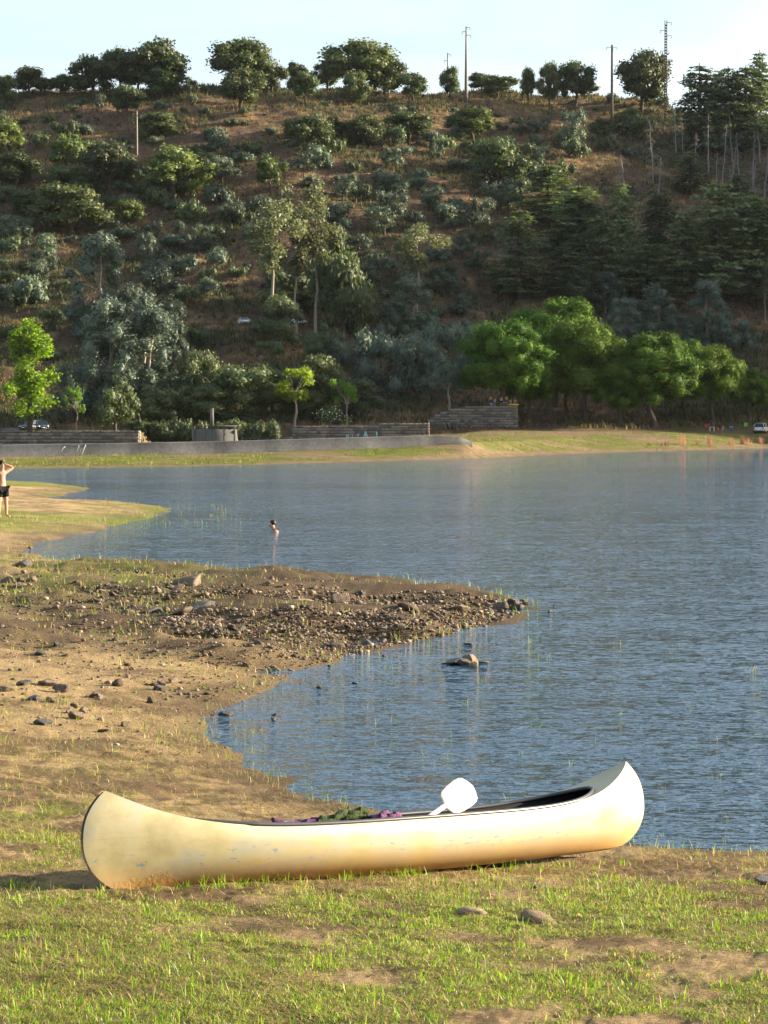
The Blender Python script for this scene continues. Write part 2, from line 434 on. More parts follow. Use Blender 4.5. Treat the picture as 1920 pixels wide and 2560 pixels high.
def near_col(V):
    x, y, z = V[:, 0].astype(float), V[:, 1].astype(float), V[:, 2]
    d = near_d(x, y)
    n = fbm(x * 1.1, y * 0.8, 131, 5); n2 = fbm(x * 6, y * 5, 141, 3)
    c = SAND * (0.82 + 0.4 * n2[:, None])
    k = (sstep(0.44, 0.62, n * 0.65 + n2 * 0.35) * 0.75 + 0.35 * sstep(26, 18, y) * sstep(.42, .6, n2))[:, None].clip(0, .9)
    c = c * (1 - k) + DIRT * k
    rk = (sstep(27.5, 33, y) * sstep(58, 48, y) * sstep(-9.5, -3, x) * 0.88)[:, None]
    c = c * (1 - rk) + np.array([.072, .052, .035]) * (0.55 + 0.85 * n2[:, None]) * rk
    wet = sstep(0.8, 0.0, d / np.clip(y / 18, 1, 3))[:, None] * 0.6
    c = c * (1 - wet) + np.array([.085, .062, .040]) * wet
    g = green_mask(x, y)[:, None] * np.where(y < 16, 0.45, 0.75)[:, None]
    return c * (1 - g) + GREEN * (0.7 + 0.6 * n2[:, None]) * g
def ground_material(name, relief):
    t = NT(name); p = t.pos()
    a = t.n('VertexColor', _layer_name='col').outputs[0]
    n1, n2 = t.noise(28, 6, p, 0.7), t.noise(120, 4, p, 0.7)
    c = t.mix(1.0, a, t.ramp(n1, [(0.25, (0.45, 0.43, 0.41)), (0.5, (0.95, 0.94, 0.92)), (0.78, (1.45, 1.42, 1.36))]), 'MULTIPLY')
    c = t.mix(1.0, c, t.ramp(n2, [(0.3, (0.75, 0.75, 0.75)), (0.7, (1.22, 1.2, 1.18))]), 'MULTIPLY')
    b = t.bump(n1, relief, 0.05); b = t.bump(n2, relief, 0.012, b)
    return t.done(t.bsdf(c, 0.95, 0.12, b))
M['beach'] = ground_material('beach_soil', 0.9)
Ynear = np.concatenate([np.linspace(-60, 5, 14), np.arange(5.4, 19, 0.055), np.geomspace(19, 150, 420)])
S = np.concatenate([np.linspace(-1, -0.16, 16)[:-1], np.linspace(-0.16, 0.16, 330), np.linspace(0.16, 1, 16)[1:]])
def xs_near(y):
    w = max(8.0, y) * 1.15
    return S * (w * 1.25 + 6.0 * np.abs(S) ** 2 * 4)
sheet('ground', Ynear, xs_near, near_z, M['beach'], near_col)

def far_col(V):
    x, y, z = V[:, 0].astype(float), V[:, 1].astype(float), V[:, 2]
    s, q = y - far_shore(x), y - hill_foot(x)
    n, n2, n3 = fbm(x * 0.06, y * 0.06, 151, 5), fbm(x * 0.35, y * 0.3, 161, 4), fbm(x * 0.16, y * 0.2, 171, 4)
    sand = np.array([.20, .152, .09]) * (0.8 + 0.4 * n2[:, None])
    gk = (sstep(0.40, 0.52, n3) * sstep(8, 16, s) * sstep(345, 250, y))[:, None]
    gk = np.maximum(gk, (sstep(5, 9, s) * sstep(60, 40, s) * sstep(0.38, 0.54, n3) * 0.85)[:, None])
    c = sand * (1 - gk) + np.array([.125, .145, .03]) * (0.75 + 0.5 * n2[:, None]) * gk
    hk = sstep(-6, 6, q)[:, None]
    straw, earth, scrub, rust = np.array([.24, .165, .09]), np.array([.115, .080, .057]), np.array([.058, .060, .036]), np.array([.15, .092, .064])
    h = earth * (0.7 + 0.6 * n2[:, None])
    a = sstep(0.50, 0.64, n2 * 0.6 + n3 * 0.4)[:, None]; h = h * (1 - a) + straw * a
    up = (sstep(190, 300, q) * sstep(0.40, 0.55, n3))[:, None]; h = h * (1 - up) + np.array([.22, .155, .06]) * up
    b = sstep(0.50, 0.60, n)[:, None] * 0.7; h = h * (1 - b) + scrub * b
    r = sstep(0.56, 0.66, fbm(x * 0.11 + 40, y * 0.11, 181, 4))[:, None] * 0.6; h = h * (1 - r) + rust * r
    return c * (1 - hk) + h * hk
def hill_material():
    t = NT('dry_hillside'); p = t.pos()
    a = t.n('VertexColor', _layer_name='col').outputs[0]
    n1, n2 = t.noise(0.9, 6, p, 0.7), t.noise(5.0, 4, p, 0.7)
    c = t.mix(1.0, a, t.ramp(n1, [(0.3, (0.55, 0.53, 0.50)), (0.7, (1.4, 1.36, 1.28))]), 'MULTIPLY')
    b = t.bump(n1, 0.9, 0.8); b = t.bump(n2, 0.8, 0.2, b)
    return t.done(t.bsdf(c, 0.97, 0.05, b))
M['hill'] = hill_material()
Yfar = np.concatenate([np.linspace(146, 360, 200)[:-1], np.linspace(360, 480, 110)[:-1], np.linspace(480, 720, 170)[:-1], np.linspace(720, 900, 14)])
Sf = np.concatenate([np.linspace(-1, -0.30, 34)[:-1], np.linspace(-0.30, 0.30, 240), np.linspace(0.30, 1, 34)[1:]])
sheet('hillside', Yfar, lambda y: Sf * (y * 0.28 + 160), far_z, M['hill'], far_col)

# ------------------------------------------------------------------ water
def water_material():
    """wind ripples: the slope of the surface itself, so that it stays rough however far away it is"""
    t = NT('lake_water'); p = t.pos()
    gust = t.noise(1.0, 3, t.mapv(p, (0.02, 0.07, 1)), 0.5)
    g = t.n('MapRange'); t.set(g, 'Value', gust); g.inputs[1].default_value = 0.36; g.inputs[2].default_value = 0.62; g.inputs[3].default_value = 0.62; g.inputs[4].default_value = 1.15
    sx = sy = 0.0
    for scale, rot, ky, kx in (((17.0, 42.0, 1), -10, 0.85, 0.55), ((6.5, 18.0, 1), 8, 1.20, 0.60), ((2.2, 6.5, 1), -6, 0.50, 0.30), ((0.45, 1.3, 1), 11, 0.28, 0.15)):
        nd = t.n('TexNoise', Scale=1.0, Detail=2.0, Roughness=0.6, Distortion=0.5); t.set(nd, 'Vector', t.mapv(p, scale, (0, 0, R(rot))))
        c = t.n('SeparateColor'); t.set(c, 'Color', nd.outputs['Color'])
        sx = t.math('ADD', sx, t.math('MULTIPLY', t.math('SUBTRACT', c.outputs[0], 0.5), kx))
        sy = t.math('ADD', sy, t.math('MULTIPLY', t.math('SUBTRACT', c.outputs[1], 0.5), ky))
    cmb = t.n('CombineXYZ'); t.set(cmb, 'X', t.math('MULTIPLY', sx, g.outputs[0])); t.set(cmb, 'Y', t.math('MULTIPLY', sy, g.outputs[0])); cmb.inputs[2].default_value = 1.0
    nrm = t.n('VectorMath', _operation='NORMALIZE'); t.set(nrm, 'i0', cmb.outputs[0])
    return t.done(t.bsdf((0.030, 0.066, 0.104), 0.05, 0.5, nrm.outputs[0], IOR=1.33))
M['water'] = water_material()
wm = MB(); wm.grid(np.stack(np.meshgrid(np.linspace(-320, 320, 65), np.concatenate([np.linspace(8, 100, 24), np.linspace(110, 470, 37)]), indexing='ij') + [np.zeros((65, 61))], 2))
structure(wm.build('water', M['water']))

# ------------------------------------------------------------------ canoe
CAN_L, CAN_HE, CAN_HM, CAN_B = 4.497, 0.590, 0.330, 0.42
canoe = empty('canoe', (0.061, 14.246, 0.290)); canoe.rotation_mode = 'XYZ'
canoe.rotation_euler = (Matrix.Rotation(0.736, 3, 'Z') @ Matrix.Rotation(0.056, 3, 'Y') @ Matrix.Rotation(-0.13, 3, 'X')).to_euler()
tag(canoe, 'long cream canoe with upturned ends pulled up on the shore', 'canoe')
def stem(v):
    a = CAN_L / 2
    lo = a - 0.36 + 0.36 * np.sqrt(np.clip(1 - (1 - 2 * np.minimum(v, .5)) ** 2, 0, 1))
    return np.where(v < .5, lo, a - 0.155 * np.clip((v - .5) / .5, 0, 1) ** 2.5)
def can_sheer(u): return CAN_HM + (CAN_HE - CAN_HM) * np.abs(u) ** 4.7
def can_keel(u): return 0.026 * np.abs(u) ** 2.2
def can_beam(u): return CAN_B * np.clip(1 - np.abs(u) ** 2.3, 0, 1) ** 0.82
def hull_pt(u, v, off=0.0):
    """u -1..1 along, v -1..1 from one gunwale over the keel to the other"""
    av = np.abs(v); x = u * (stem(av) - off * 1.2)
    zk, zs = can_keel(u) + off, can_sheer(u)
    z = zk + (zs - zk) * av
    e = np.abs(u) ** 2
    s = (1 - (1 - av) ** 3.0) ** (1 / 2.4) * (1 - e) + av ** 0.75 * e
    s = s * (1 - 0.05 * np.clip((av - .75) / .25, 0, 1) ** 2)
    y = np.sign(v) * np.maximum(can_beam(u) * s - off, 0)
    edge = 0.012 * np.sign(v) * np.sqrt(np.clip(av * 3, 0, 1)) * np.abs(u) ** 8      # the stem is a rounded edge, not a knife
    return np.stack([x, y + edge * (off == 0), z], -1)
def canoe_material():
    t = NT('cream_hull'); p = t.objco()
    big = t.noise(2.2, 5, t.mapv(p, (1, 1, 1.6)), 0.6)
    c = t.ramp(big, [(0.32, (0.34, 0.285, 0.14)), (0.45, (0.42, 0.36, 0.20)), (0.54, (0.36, 0.345, 0.255)), (0.66, (0.43, 0.375, 0.23))])
    # mud dried on the near stem
    sx = t.n('SeparateXYZ'); t.set(sx, 'Vector', p)
    dx = t.math('ADD', sx.outputs[0], 1.83); dz = t.math('SUBTRACT', sx.outputs[2], 0.03)
    dd = t.math('ADD', t.math('MULTIPLY', t.math('MULTIPLY', dx, dx), 16), t.math('MULTIPLY', t.math('MULTIPLY', dz, dz), 60))
    mud = t.math('LESS_THAN', t.math('ADD', dd, t.math('MULTIPLY', t.noise(9, 5, p, 0.7), 2.2)), 1.72)
    c = t.mix(t.math('MULTIPLY', mud, 0.75), c, t.ramp(t.noise(40, 4, p), [(0.3, (0.30, 0.21, 0.09)), (0.7, (0.46, 0.34, 0.17))]))
    # warm ground bounce light painted into the worn bottom, blue scrapes, dark nicks
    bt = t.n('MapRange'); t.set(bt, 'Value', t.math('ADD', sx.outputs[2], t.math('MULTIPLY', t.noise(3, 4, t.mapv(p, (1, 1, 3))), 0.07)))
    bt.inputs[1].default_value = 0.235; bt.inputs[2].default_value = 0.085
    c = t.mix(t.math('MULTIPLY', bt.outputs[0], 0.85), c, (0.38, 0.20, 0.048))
    scr = t.noise(1.0, 5, t.mapv(p, (14, 14, 60)), 0.6)
    zone = t.n('MapRange'); t.set(zone, 'Value', t.math('ABSOLUTE', t.math('SUBTRACT', sx.outputs[2], 0.19))); zone.inputs[1].default_value = 0.075; zone.inputs[2].default_value = 0.02
    patch = t.math('GREATER_THAN', t.noise(2.6, 2, p), 0.5)
    k = t.math('MULTIPLY', t.math('MULTIPLY', t.math('GREATER_THAN', scr, 0.60), zone.outputs[0]), patch)
    c = t.mix(t.math('MULTIPLY', k, 0.85), c, (0.16, 0.21, 0.27))
    nick = t.math('GREATER_THAN', t.noise(1.0, 3, t.mapv(p, (30, 30, 9), (0, R(25), 0)), 0.5), 0.76)
    c = t.mix(t.math('MULTIPLY', nick, 0.6), c, (0.12, 0.10, 0.06))
    line = t.math('GREATER_THAN', t.noise(1.0, 2, t.mapv(p, (1.5, 1.5, 110), (0, R(4), 0)), 0.5), 0.70)
    c = t.mix(t.math('MULTIPLY', line, 0.4), c, (0.34, 0.26, 0.13))
    rough = t.n('MapRange'); t.set(rough, 'Value', big); rough.inputs[3].default_value = 0.42; rough.inputs[4].default_value = 0.6
    nb = t.bump(t.noise(60, 3, p), 0.10, 0.004); nb = t.bump(t.math('MULTIPLY', mud, t.noise(45, 4, p)), 0.6, 0.006, nb)
    nb = t.bump(t.noise(5, 2, p), 0.18, 0.012, nb)
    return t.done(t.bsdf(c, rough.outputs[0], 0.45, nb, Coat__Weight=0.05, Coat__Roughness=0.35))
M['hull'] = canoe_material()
M['inner'] = plain('dark_interior', (0.022, 0.021, 0.020), 0.7, 0.2, var=0.3)
M['rim'] = plain('grey_trim', (0.040, 0.040, 0.042), 0.38, 0.5, var=0.2)
uu = np.sin(np.linspace(-1, 1, 97) * math.pi / 2) * 0.35 + np.linspace(-1, 1, 97) * 0.65
vv = np.linspace(-1, 1, 57)
UU, VV = np.meshgrid(uu, vv, indexing='ij')
h = MB(); h.grid(hull_pt(UU, VV))
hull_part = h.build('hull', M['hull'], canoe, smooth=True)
h = MB(); h.grid(hull_pt(UU * 0.88, VV * 0.985, 0.016), flip=True)
h.build('interior', M['inner'], canoe, smooth=True)
# decks with a rounded opening
def opening(u):
    k = np.clip((np.abs(u) - 0.56) / 0.27, 0, 1); return np.sqrt(1 - k ** 2.2)
def deck_pt(u, w, lift=0.0):
    b = np.abs(hull_pt(u, np.ones_like(u))[..., 1]); x = u * stem(np.ones_like(u))
    dk = np.clip((np.abs(u) - 0.5) / 0.3, 0, 1)
    return np.stack([x, w * b, can_sheer(u) + 0.0006 + lift - 0.012 * (1 - w * w) * dk], -1)
for sg in (-1, 1):
    d = MB()
    ud = sg * np.linspace(0.56, 0.999, 40)
    for sd in (-1, 1):
        k = np.linspace(0, 1, 12)
        A = np.repeat(ud[:, None], 12, 1); ob = np.minimum(opening(A), 0.985); ob = np.where(np.abs(A) > 0.829, 0.0, ob)
        W = sd * (ob + (1 - ob) * k[None])
        d.grid(deck_pt(A, W), flip=(sg * sd < 0))
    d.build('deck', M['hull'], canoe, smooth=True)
# rim trim in short lengths round the opening
uo = np.concatenate([np.linspace(-0.83, -0.56, 40), np.linspace(-0.55, 0.55, 90), np.linspace(0.56, 0.83, 40)])
side = np.stack([uo, np.minimum(opening(uo), 0.985)], 1)
loop = np.vstack([side * [1, -1], side[::-1]])
lp = deck_pt(loop[:, 0], loop[:, 1], 0.006)
ds = np.concatenate([[0], np.cumsum(np.linalg.norm(np.diff(lp, axis=0), axis=1))])
total = ds[-1]; nseg = 52
for i in range(nseg):
    t0, t1 = total * i / nseg + 0.0004, total * (i + 1) / nseg
    ts = np.linspace(t0, t1, 7)
    pts = np.stack([np.interp(ts, ds, lp[:, k]) for k in range(3)], 1)
    s_ = MB(); r_ = np.full(7, 0.0125)
    s_.tube(pts, r_, 8, False); s_.build('gunwale_trim', M['rim'], canoe, smooth=True)
for ux in (-0.42, 0.40):
    b = float(can_beam(np.array(ux))) * 0.80
    s_ = MB(); s_.box((ux * CAN_L / 2, 0, 0.17), (0.24, 2 * b, 0.02)); s_.build('seat', M['inner'], canoe)
s_ = MB(); s_.tube([(0.15, -0.38, 0.275), (0.15, 0, 0.27), (0.15, 0.38, 0.275)], 0.016, 8); s_.build('thwart', M['inner'], canoe, smooth=True)

# paddle leaning in the canoe
pd = empty('paddle', at(1113, 2014, 14.30))
tag(pd, 'white plastic paddle leaning up out of the canoe, blade showing', 'paddle')
pd_d = Vector((0.52, 0.74, 0.24)).normalized(); pd_w = Vector((-0.60, 0.20, 0.80)); pd_w = (pd_w - pd_d * pd_w.dot(pd_d)).normalized(); pd_n = pd_d.cross(pd_w)
M['paddle'] = plain('white_plastic', (0.47, 0.445, 0.40), 0.5, 0.4, var=0.05, scale=12)
M['alu'] = plain('pale_shaft', (0.62, 0.61, 0.59), 0.4, 0.5, 0.3, var=0.1)
b_ = MB(); rows = []
prof = [(0.0, .018), (.015, .04), (.03, .062), (.06, .080), (.12, .090), (.19, .094), (.235, .090), (.26, .076), (.275, .045), (.278, .01)]
for sgn in (1, -1):
    G = []
    for s, w in prof:
        ridge = 0.011 * max(0, 1 - s / 0.24)
        G.append([list(pd_d * s + pd_w * (w * k) + pd_n * sgn * (0.003 + ridge * max(0, 1 - abs(k) * 5)) + pd_n * (0.03 * (s / .28) ** 2 - .012 * k * k)) for k in np.linspace(-1, 1, 17)])
    b_.grid(np.array(G), flip=(sgn < 0))
b_.build('blade', M['paddle'], pd, smooth=True)
b_ = MB(); b_.tube([tuple(pd_d * s) for s in (0.02, -0.01, -0.02, -0.3, -0.62)], [0.014, 0.014, 0.0165, 0.0165, 0.0165], 10); b_.build('shaft', M['alu'], pd, smooth=True)
CM = Matrix.Translation(canoe.location) @ canoe.rotation_euler.to_matrix().to_4x4()
def in_canoe(x, y, z): return CM @ Vector((x, y, z))
b_ = MB(); p0, p1 = in_canoe(-1.12, 0.10, 0.332), in_canoe(-0.60, 0.12, 0.325)
b_.tube([tuple(p0), tuple((p0 + p1) / 2), tuple(p1)], 0.013, 8)
tag(b_.build('spare_paddle_shaft', M['steel'], smooth=True), 'thin silver shaft lying inside the canoe beside the clothes', 'pole')
# clothes heaped in the canoe
def cloth_heap(name, pts, rad, col, label):
    t = NT(name + '_cloth'); p = t.objco()
    w = t.n('TexWave', Scale=34, Distortion=3.0, Detail=2); t.set(w, 'Vector', p)
    c = t.mix(w.outputs['Fac'], tuple(x * 0.7 for x in col), tuple(x * 1.25 for x in col))
    m = t.done(t.bsdf(c, 0.95, 0.1, t.bump(t.noise(55, 4, p), 0.8, 0.012)))
    n, k = 40, 16; P = np.array(pts, float); tt = np.linspace(0, len(P) - 1, n)
    C = np.stack([np.interp(tt, np.arange(len(P)), P[:, i]) for i in range(3)], 1); Rr = np.interp(tt, np.arange(len(P)), rad)
    th = np.linspace(0, 2 * math.pi, k, endpoint=False)
    V = []
    for i in range(n):
        for a in th:
            f = Rr[i] * (1 + 0.28 * math.sin(3 * a + i * 0.55) + 0.22 * math.sin(5 * a - i * 0.9) + 0.12 * math.sin(i * 1.7))
            V.append((C[i, 0] + 0.02 * math.sin(2 * a + i), C[i, 1] + 1.15 * f * math.cos(a), C[i, 2] + f * math.sin(a)))
    W = [in_canoe(*v) for v in V]
    Q = [[i * k + j, i * k + (j + 1) % k, (i + 1) * k + (j + 1) % k, (i + 1) * k + j] for i in range(n - 1) for j in range(k)]
    o = obj(name, mesh(name, [tuple(w) for w in W], Q, None, (m,), smooth=True))
    return tag(o, label, 'clothing')
cloth_heap('purple_garment', [(-0.90, .1, 0.295), (-0.84, .08, 0.345), (-0.74, 0.08, 0.320), (-0.62, .08, 0.330), (-0.45, .08, 0.330), (-0.34, 0.08, 0.295)], [.005, .028, .022, .026, .024, .005], (0.085, 0.035, 0.09), 'crumpled purple garment at the left of the clothes in the canoe')
cloth_heap('green_garment', [(-0.60, .05, 0.305), (-0.52, .05, 0.337), (-0.40, .05, 0.345), (-0.28, .05, 0.370), (-0.20, .05, 0.367), (-0.13, .05, 0.335), (-0.10, .05, 0.295)], [.005, .026, .030, .036, .034, .028, .005], (0.045, 0.06, 0.025), 'dark olive green garment heaped highest in the canoe')
cloth_heap('striped_towel', [(-0.26, -0.06, 0.295), (-0.18, -.06, 0.330), (-0.08, -.06, 0.340), (0.0, -.06, 0.325), (0.03, -.06, 0.285)], [.005, .028, .034, .030, .005], (0.14, 0.065, 0.13), 'mauve towel with pale lining at the right of the clothes')

# ------------------------------------------------------------------ rocks
def ico(sub):
    import bmesh
    bm = bmesh.new(); bmesh.ops.create_icosphere(bm, subdivisions=sub, radius=1.0)
    V = np.array([v.co[:] for v in bm.verts]); T = np.array([[v.index for v in f.verts] for f in bm.faces]); bm.free()
    return V, T
ICO1, ICO2, ICO3 = ico(1), ico(2), ico(3)
def rock_verts(V, r, cuts=11, flat=0.75, jag=0.05):
    v = V.copy()
    for _ in range(cuts):
        n = r.normal(size=3); n /= np.linalg.norm(n); d = r.uniform(0.45, 0.85)
        v -= np.maximum(0, v @ n - d)[:, None] * n
    v += r.normal(size=v.shape) * jag * 0.4
    v *= [1, r.uniform(.7, 1), r.uniform(.5, 1) * flat]
    v /= np.abs(v[:, 0]).max()
    return v
rr = np.random.default_rng(12)
ROCKS = {}
for key in ('rock', 'wetrock', 'earth'):
    ROCKS[key] = [mesh('rock', rock_verts(ICO3[0], rr), None, ICO3[1], (M[key],)) for _ in range(7)]
# batch ray hits for many points
def hits(P):
    P = np.array(P, float); a, b = (P[:, 0] - PCX) / F, -(P[:, 1] - PCY) / F
    yy = cosP + b * sinP; rx, rz = a / yy, (-sinP + b * cosP) / yy
    z = np.full(len(P), 0.2)
    for _ in range(14):
        D_ = (z - CAMH) / rz; z = 0.5 * z + 0.5 * near_z(rx * D_, D_)
    D_ = (z - CAMH) / rz
    return np.stack([rx * D_, D_, z], 1)
def rock(px, py, wpx, label, group=None, wet=False, sink=0.3, name='rock', zs=1.0, water=False, cat='rock', kk=None):
    """px, py: foot of the rock in the photo, wpx: its width there"""
    if water: x, y = on_water(px, py); z = 0.0
    else:
        p = hits([(px, py)])[0]; x, y, z = p
    r = wpx * y / F / 2 * 1.08
    me = ROCKS[kk or ('wetrock' if wet else 'rock')][int(rr.integers(7))]
    o = obj(name, me, None, (x, y + r * 0.4, z + r * (0.42 - sink) * zs), (rr.normal() * .2, rr.normal() * .2, rr.uniform(0, 6.28)), (r, r, r * zs))
    return tag(o, label, cat, group)
D = lambda a: a * K
named = [  # display x, foot y, width, label
    (405, 1272, 70, 'largest brown boulder on the far edge of the rocky spit', 0, .9), (45, 1231, 40, 'dark boulder near the left edge above the grassy rubble', 1, .9), (68, 1260, 30, 'squat grey boulder among grass at the left, below the dark boulder', 0, 1.1),
    (18, 1262, 34, 'rounded grey rock cut by the left edge of the view', 0, 1), (100, 1482, 38, 'flat topped block in the rock group on the left sand', 0, 1), (50, 1482, 32, 'dark rock between two others in the rock group on the left sand', 1, 1),
    (130, 1494, 36, 'slanting brown slab at the right end of the rock group on sand', 0, .8), (14, 1494, 36, 'brown rock at the left edge of the rock group on sand', 0, .8), (75, 1512, 32, 'dark low rock below the rock group on the sand', 1, .7),
    (107, 1518, 28, 'tilted grey rock in front of the rock group on the sand', 0, .9), (163, 1530, 22, 'pale stone on top of the small stone pile on the sand', 0, 1.1), (178, 1541, 20, 'round stone at the right of the small stone pile', 0, 1.2),
    (150, 1540, 22, 'grey stone at the left of the small stone pile', 0, 1), (163, 1553, 34, 'largest stone in front of the small stone pile', 0, .9), (92, 1566, 38, 'dark clod of rock left and below the small stone pile', 1, .8),
    (252, 1482, 24, 'upright pale stone standing alone on the sand', 0, 1.5), (272, 1570, 24, 'pale rounded stone alone on bare sand', 0, .9), (222, 1582, 28, 'thin dark stone lying flat on bare sand', 1, .5),
    (215, 1508, 16, 'small pale stone beside the low beige stone on the sand', 0, 1.2), (200, 1505, 22, 'low beige stone beside grass on the sand', 0, .8), (325, 1518, 18, 'pointed pale stone on the sand', 0, 1.4),
    (345, 1492, 26, 'dark reddish stone leaning on the sand', 1, 1.2), (372, 1475, 22, 'grey stone at the lower edge of the rubble', 0, 1), (350, 1480, 20, 'rounded stone beside the grey stone at the rubble edge', 0, 1),
    (85, 1415, 30, 'long dark stone lying on the pale sand', 1, .5), (120, 1394, 20, 'small dark block on the pale sand', 1, .9), (487, 1548, 30, 'dark wet stone at the inner water edge of the bay', 1, .6),
    (560, 1312, 80, 'long dark outcrop in the middle of the rocky spit', 1, .55), (640, 1306, 70, 'low brown outcrop right of the long dark outcrop', 0, .5), (440, 1318, 52, 'dark outcrop left of the long dark outcrop', 1, .55),
    (385, 1328, 52, 'low mossy outcrop at the left of the rubble', 0, .5), (330, 1325, 50, 'flat dark slab left of the mossy outcrop', 1, .5), (880, 1320, 50, 'brown block in the rubble towards the spit tip', 0, .8),
    (990, 1322, 44, 'broad brown rock near the tip of the spit', 0, .9), (1080, 1318, 34, 'angular brown rock at the tip of the spit', 0, 1), (1105, 1308, 30, 'dark wet rock at the very tip of the spit', 1, 1),
    (1118, 1318, 24, 'black wet stone in front of the spit tip', 1, 1), (735, 1300, 44, 'reddish block on the crest of the spit', 0, .9), (830, 1285, 36, 'brown stone on the back crest of the spit', 0, .9),
    (655, 1345, 36, 'square edged block in the middle of the rubble', 0, .9), (500, 1360, 30, 'grey stone in the lower rubble', 0, .9), (520, 1308, 36, 'dark leaning rock touching the long dark outcrop', 1, .9),
]
for x, y, w, lab, wet, zs in named: rock(D(x), D(y), D(w) * (1.08 if x < 400 and y > 1380 else 1.05), lab, None, bool(wet), 0.12, zs=zs)
inwater = [(985, 1437, 46, 'left dark half of the rock pile standing in the water', 1, 1.0), (1015, 1436, 40, 'pale pointed rock on the right of the pile in the water', 0, 1.2), (1003, 1438, 26, 'dark stone in the middle of the pile in the water', 1, 1.0),
           (1022, 1440, 22, 'reddish stone at the front of the pile in the water', 0, 1.0), (1046, 1432, 30, 'long dark stone lying right of the pile in the water', 1, .5), (962, 1434, 20, 'low black stone left of the pile in the water', 1, .4),
           (690, 1487, 16, 'dark upright stone standing alone in the bay', 1, 1.5), (767, 1477, 14, 'small dark stone right of the upright one in the bay', 1, .7), (596, 1546, 24, 'wet stone at the inner bay, upper of two', 1, .7),
           (595, 1557, 20, 'wet stone at the inner bay, lower of two', 1, .6), (725, 1590, 10, 'tiny dark stone barely above the water in the bay', 1, .6), (1188, 1323, 12, 'small dark stone in open water off the spit tip', 1, .9),
           (1138, 1306, 16, 'pale stone just off the spit tip', 0, .7), (1128, 1302, 18, 'black stone awash behind the spit tip', 1, .7), (1012, 1392, 26, 'flat black rock awash in front of the spit', 1, .4),
           (97, 1215, 11, 'black pointed stone in the far cove, left of two', 1, 1.7), (130, 1214, 8, 'black pointed stone in the far cove, right of two', 1, 1.5), (865, 1287, 22, 'whitish grey rock standing on the back edge of the spit', 0, 1.3),
           (830, 1418, 10, 'small dark stone at the front water edge of the spit', 1, .8), (712, 1440, 12, 'wet dark stone at the shallow edge below the rubble', 1, .8), (1195, 1308, 16, 'thin dark rock awash far off the spit tip', 1, .3)]
for x, y, w, lab, wet, zs in inwater: rock(D(x), D(y), D(w), lab, None, bool(wet), 0.18, zs=zs, water=True)
rock(1926, 2212, 90, 'dark rock at the right edge throwing a long shadow', None, True, 0.2, zs=.8)
rock(1345, 2222, 50, 'low dark clod on bare sand in front of the canoe', None, False, 0.35, zs=.5)
rock(1180, 2290, 80, 'earth mound half covered by grass in front of the canoe, left of two', None, False, 0.38, zs=.6, kk='earth')
rock(1350, 2306, 96, 'bald earth mound in the grass in front of the canoe, right of two', None, False, 0.38, zs=.55, kk='earth')
rock(75, 1372, 16, 'pale stone at the water edge of the far cove', None, False, 0.2)
rock(55, 1392, 28, 'brown stone on the sand by the far cove', None, False, 0.2)
rock(575, 1308, 18, 'small dark stone on the shore in front of the swimmer cove', None, True, 0.2)
# loose rubble: the largest stones one by one, the rest as gravel
RUB = np.array([(0, 1420), (300, 1424), (560, 1436), (900, 1460), (1150, 1480), (1310, 1508), (1290, 1540), (1200, 1572), (1080, 1595), (950, 1622), (800, 1662), (690, 1712), (600, 1770), (440, 1740), (300, 1690), (0, 1640)], float)
def in_poly(P, x, y):
    c = False; n = len(P)
    for i in range(n):
        ax, ay = P[i]; bx, by = P[(i + 1) % n]
        if (ay > y) != (by > y) and x < (bx - ax) * (y - ay) / (by - ay) + ax: c = not c
    return c
def rubble_density(x, y):
    t = np.clip((x - 150) / 700, 0, 1)
    band = math.exp(-((y - (1488 + 60 * t)) / 100) ** 2)
    low = max(0.0, 1 - (y - 1560) / 160) if y > 1560 else 1.0
    return max(0.10, min(1, (0.25 + 0.9 * t) * (0.35 + 0.65 * band) * low + 0.25 * (x > 800)))
def sample_rubble(n, seed, bias=1.0):
    r = np.random.default_rng(seed); L = []
    while len(L) < n:
        x, y = r.uniform(0, 1320), r.uniform(1420, 1770)
        if in_poly(RUB, x, y) and r.random() < rubble_density(x, y) ** bias: L.append((x, y))
    return L
big = sample_rubble(225, 5, 1.4)
big.sort(key=lambda p: p[1])
zone_words = [(lambda x, y: y < 1475, 'along the back crest of the rocky spit'), (lambda x, y: x > 1050, 'close to the tip of the rocky spit'), (lambda x, y: x > 700, 'in the thick rubble of the spit'),
              (lambda x, y: x > 350, 'in the rubble where the spit joins the shore'), (lambda x, y: True, 'scattered over the sandy left shore')]
RLM = [('the largest spit boulder', 405, 1265), ('the dark boulder at far left', 45, 1225), ('the rock group on sand', 90, 1485), ('the small stone pile', 163, 1540), ('the upright pale stone', 252, 1475), ('the long dark outcrop', 560, 1305),
       ('the low brown outcrop', 640, 1300), ('the mossy outcrop', 385, 1325), ('the spit tip', 1110, 1310), ('the broad rock near the tip', 990, 1318), ('the rock pile in water', 1000, 1430), ('the reddish crest block', 735, 1295), ('the square edged block', 655, 1340),
       ('the upright bay stone', 690, 1480), ('the inner bay edge', 500, 1550), ('the front edge of the spit', 830, 1415), ('the whitish crest rock', 865, 1282), ('the long stone on pale sand', 85, 1412), ('the brown block towards the tip', 880, 1316), ('the pale sand at the left', 60, 1360)]
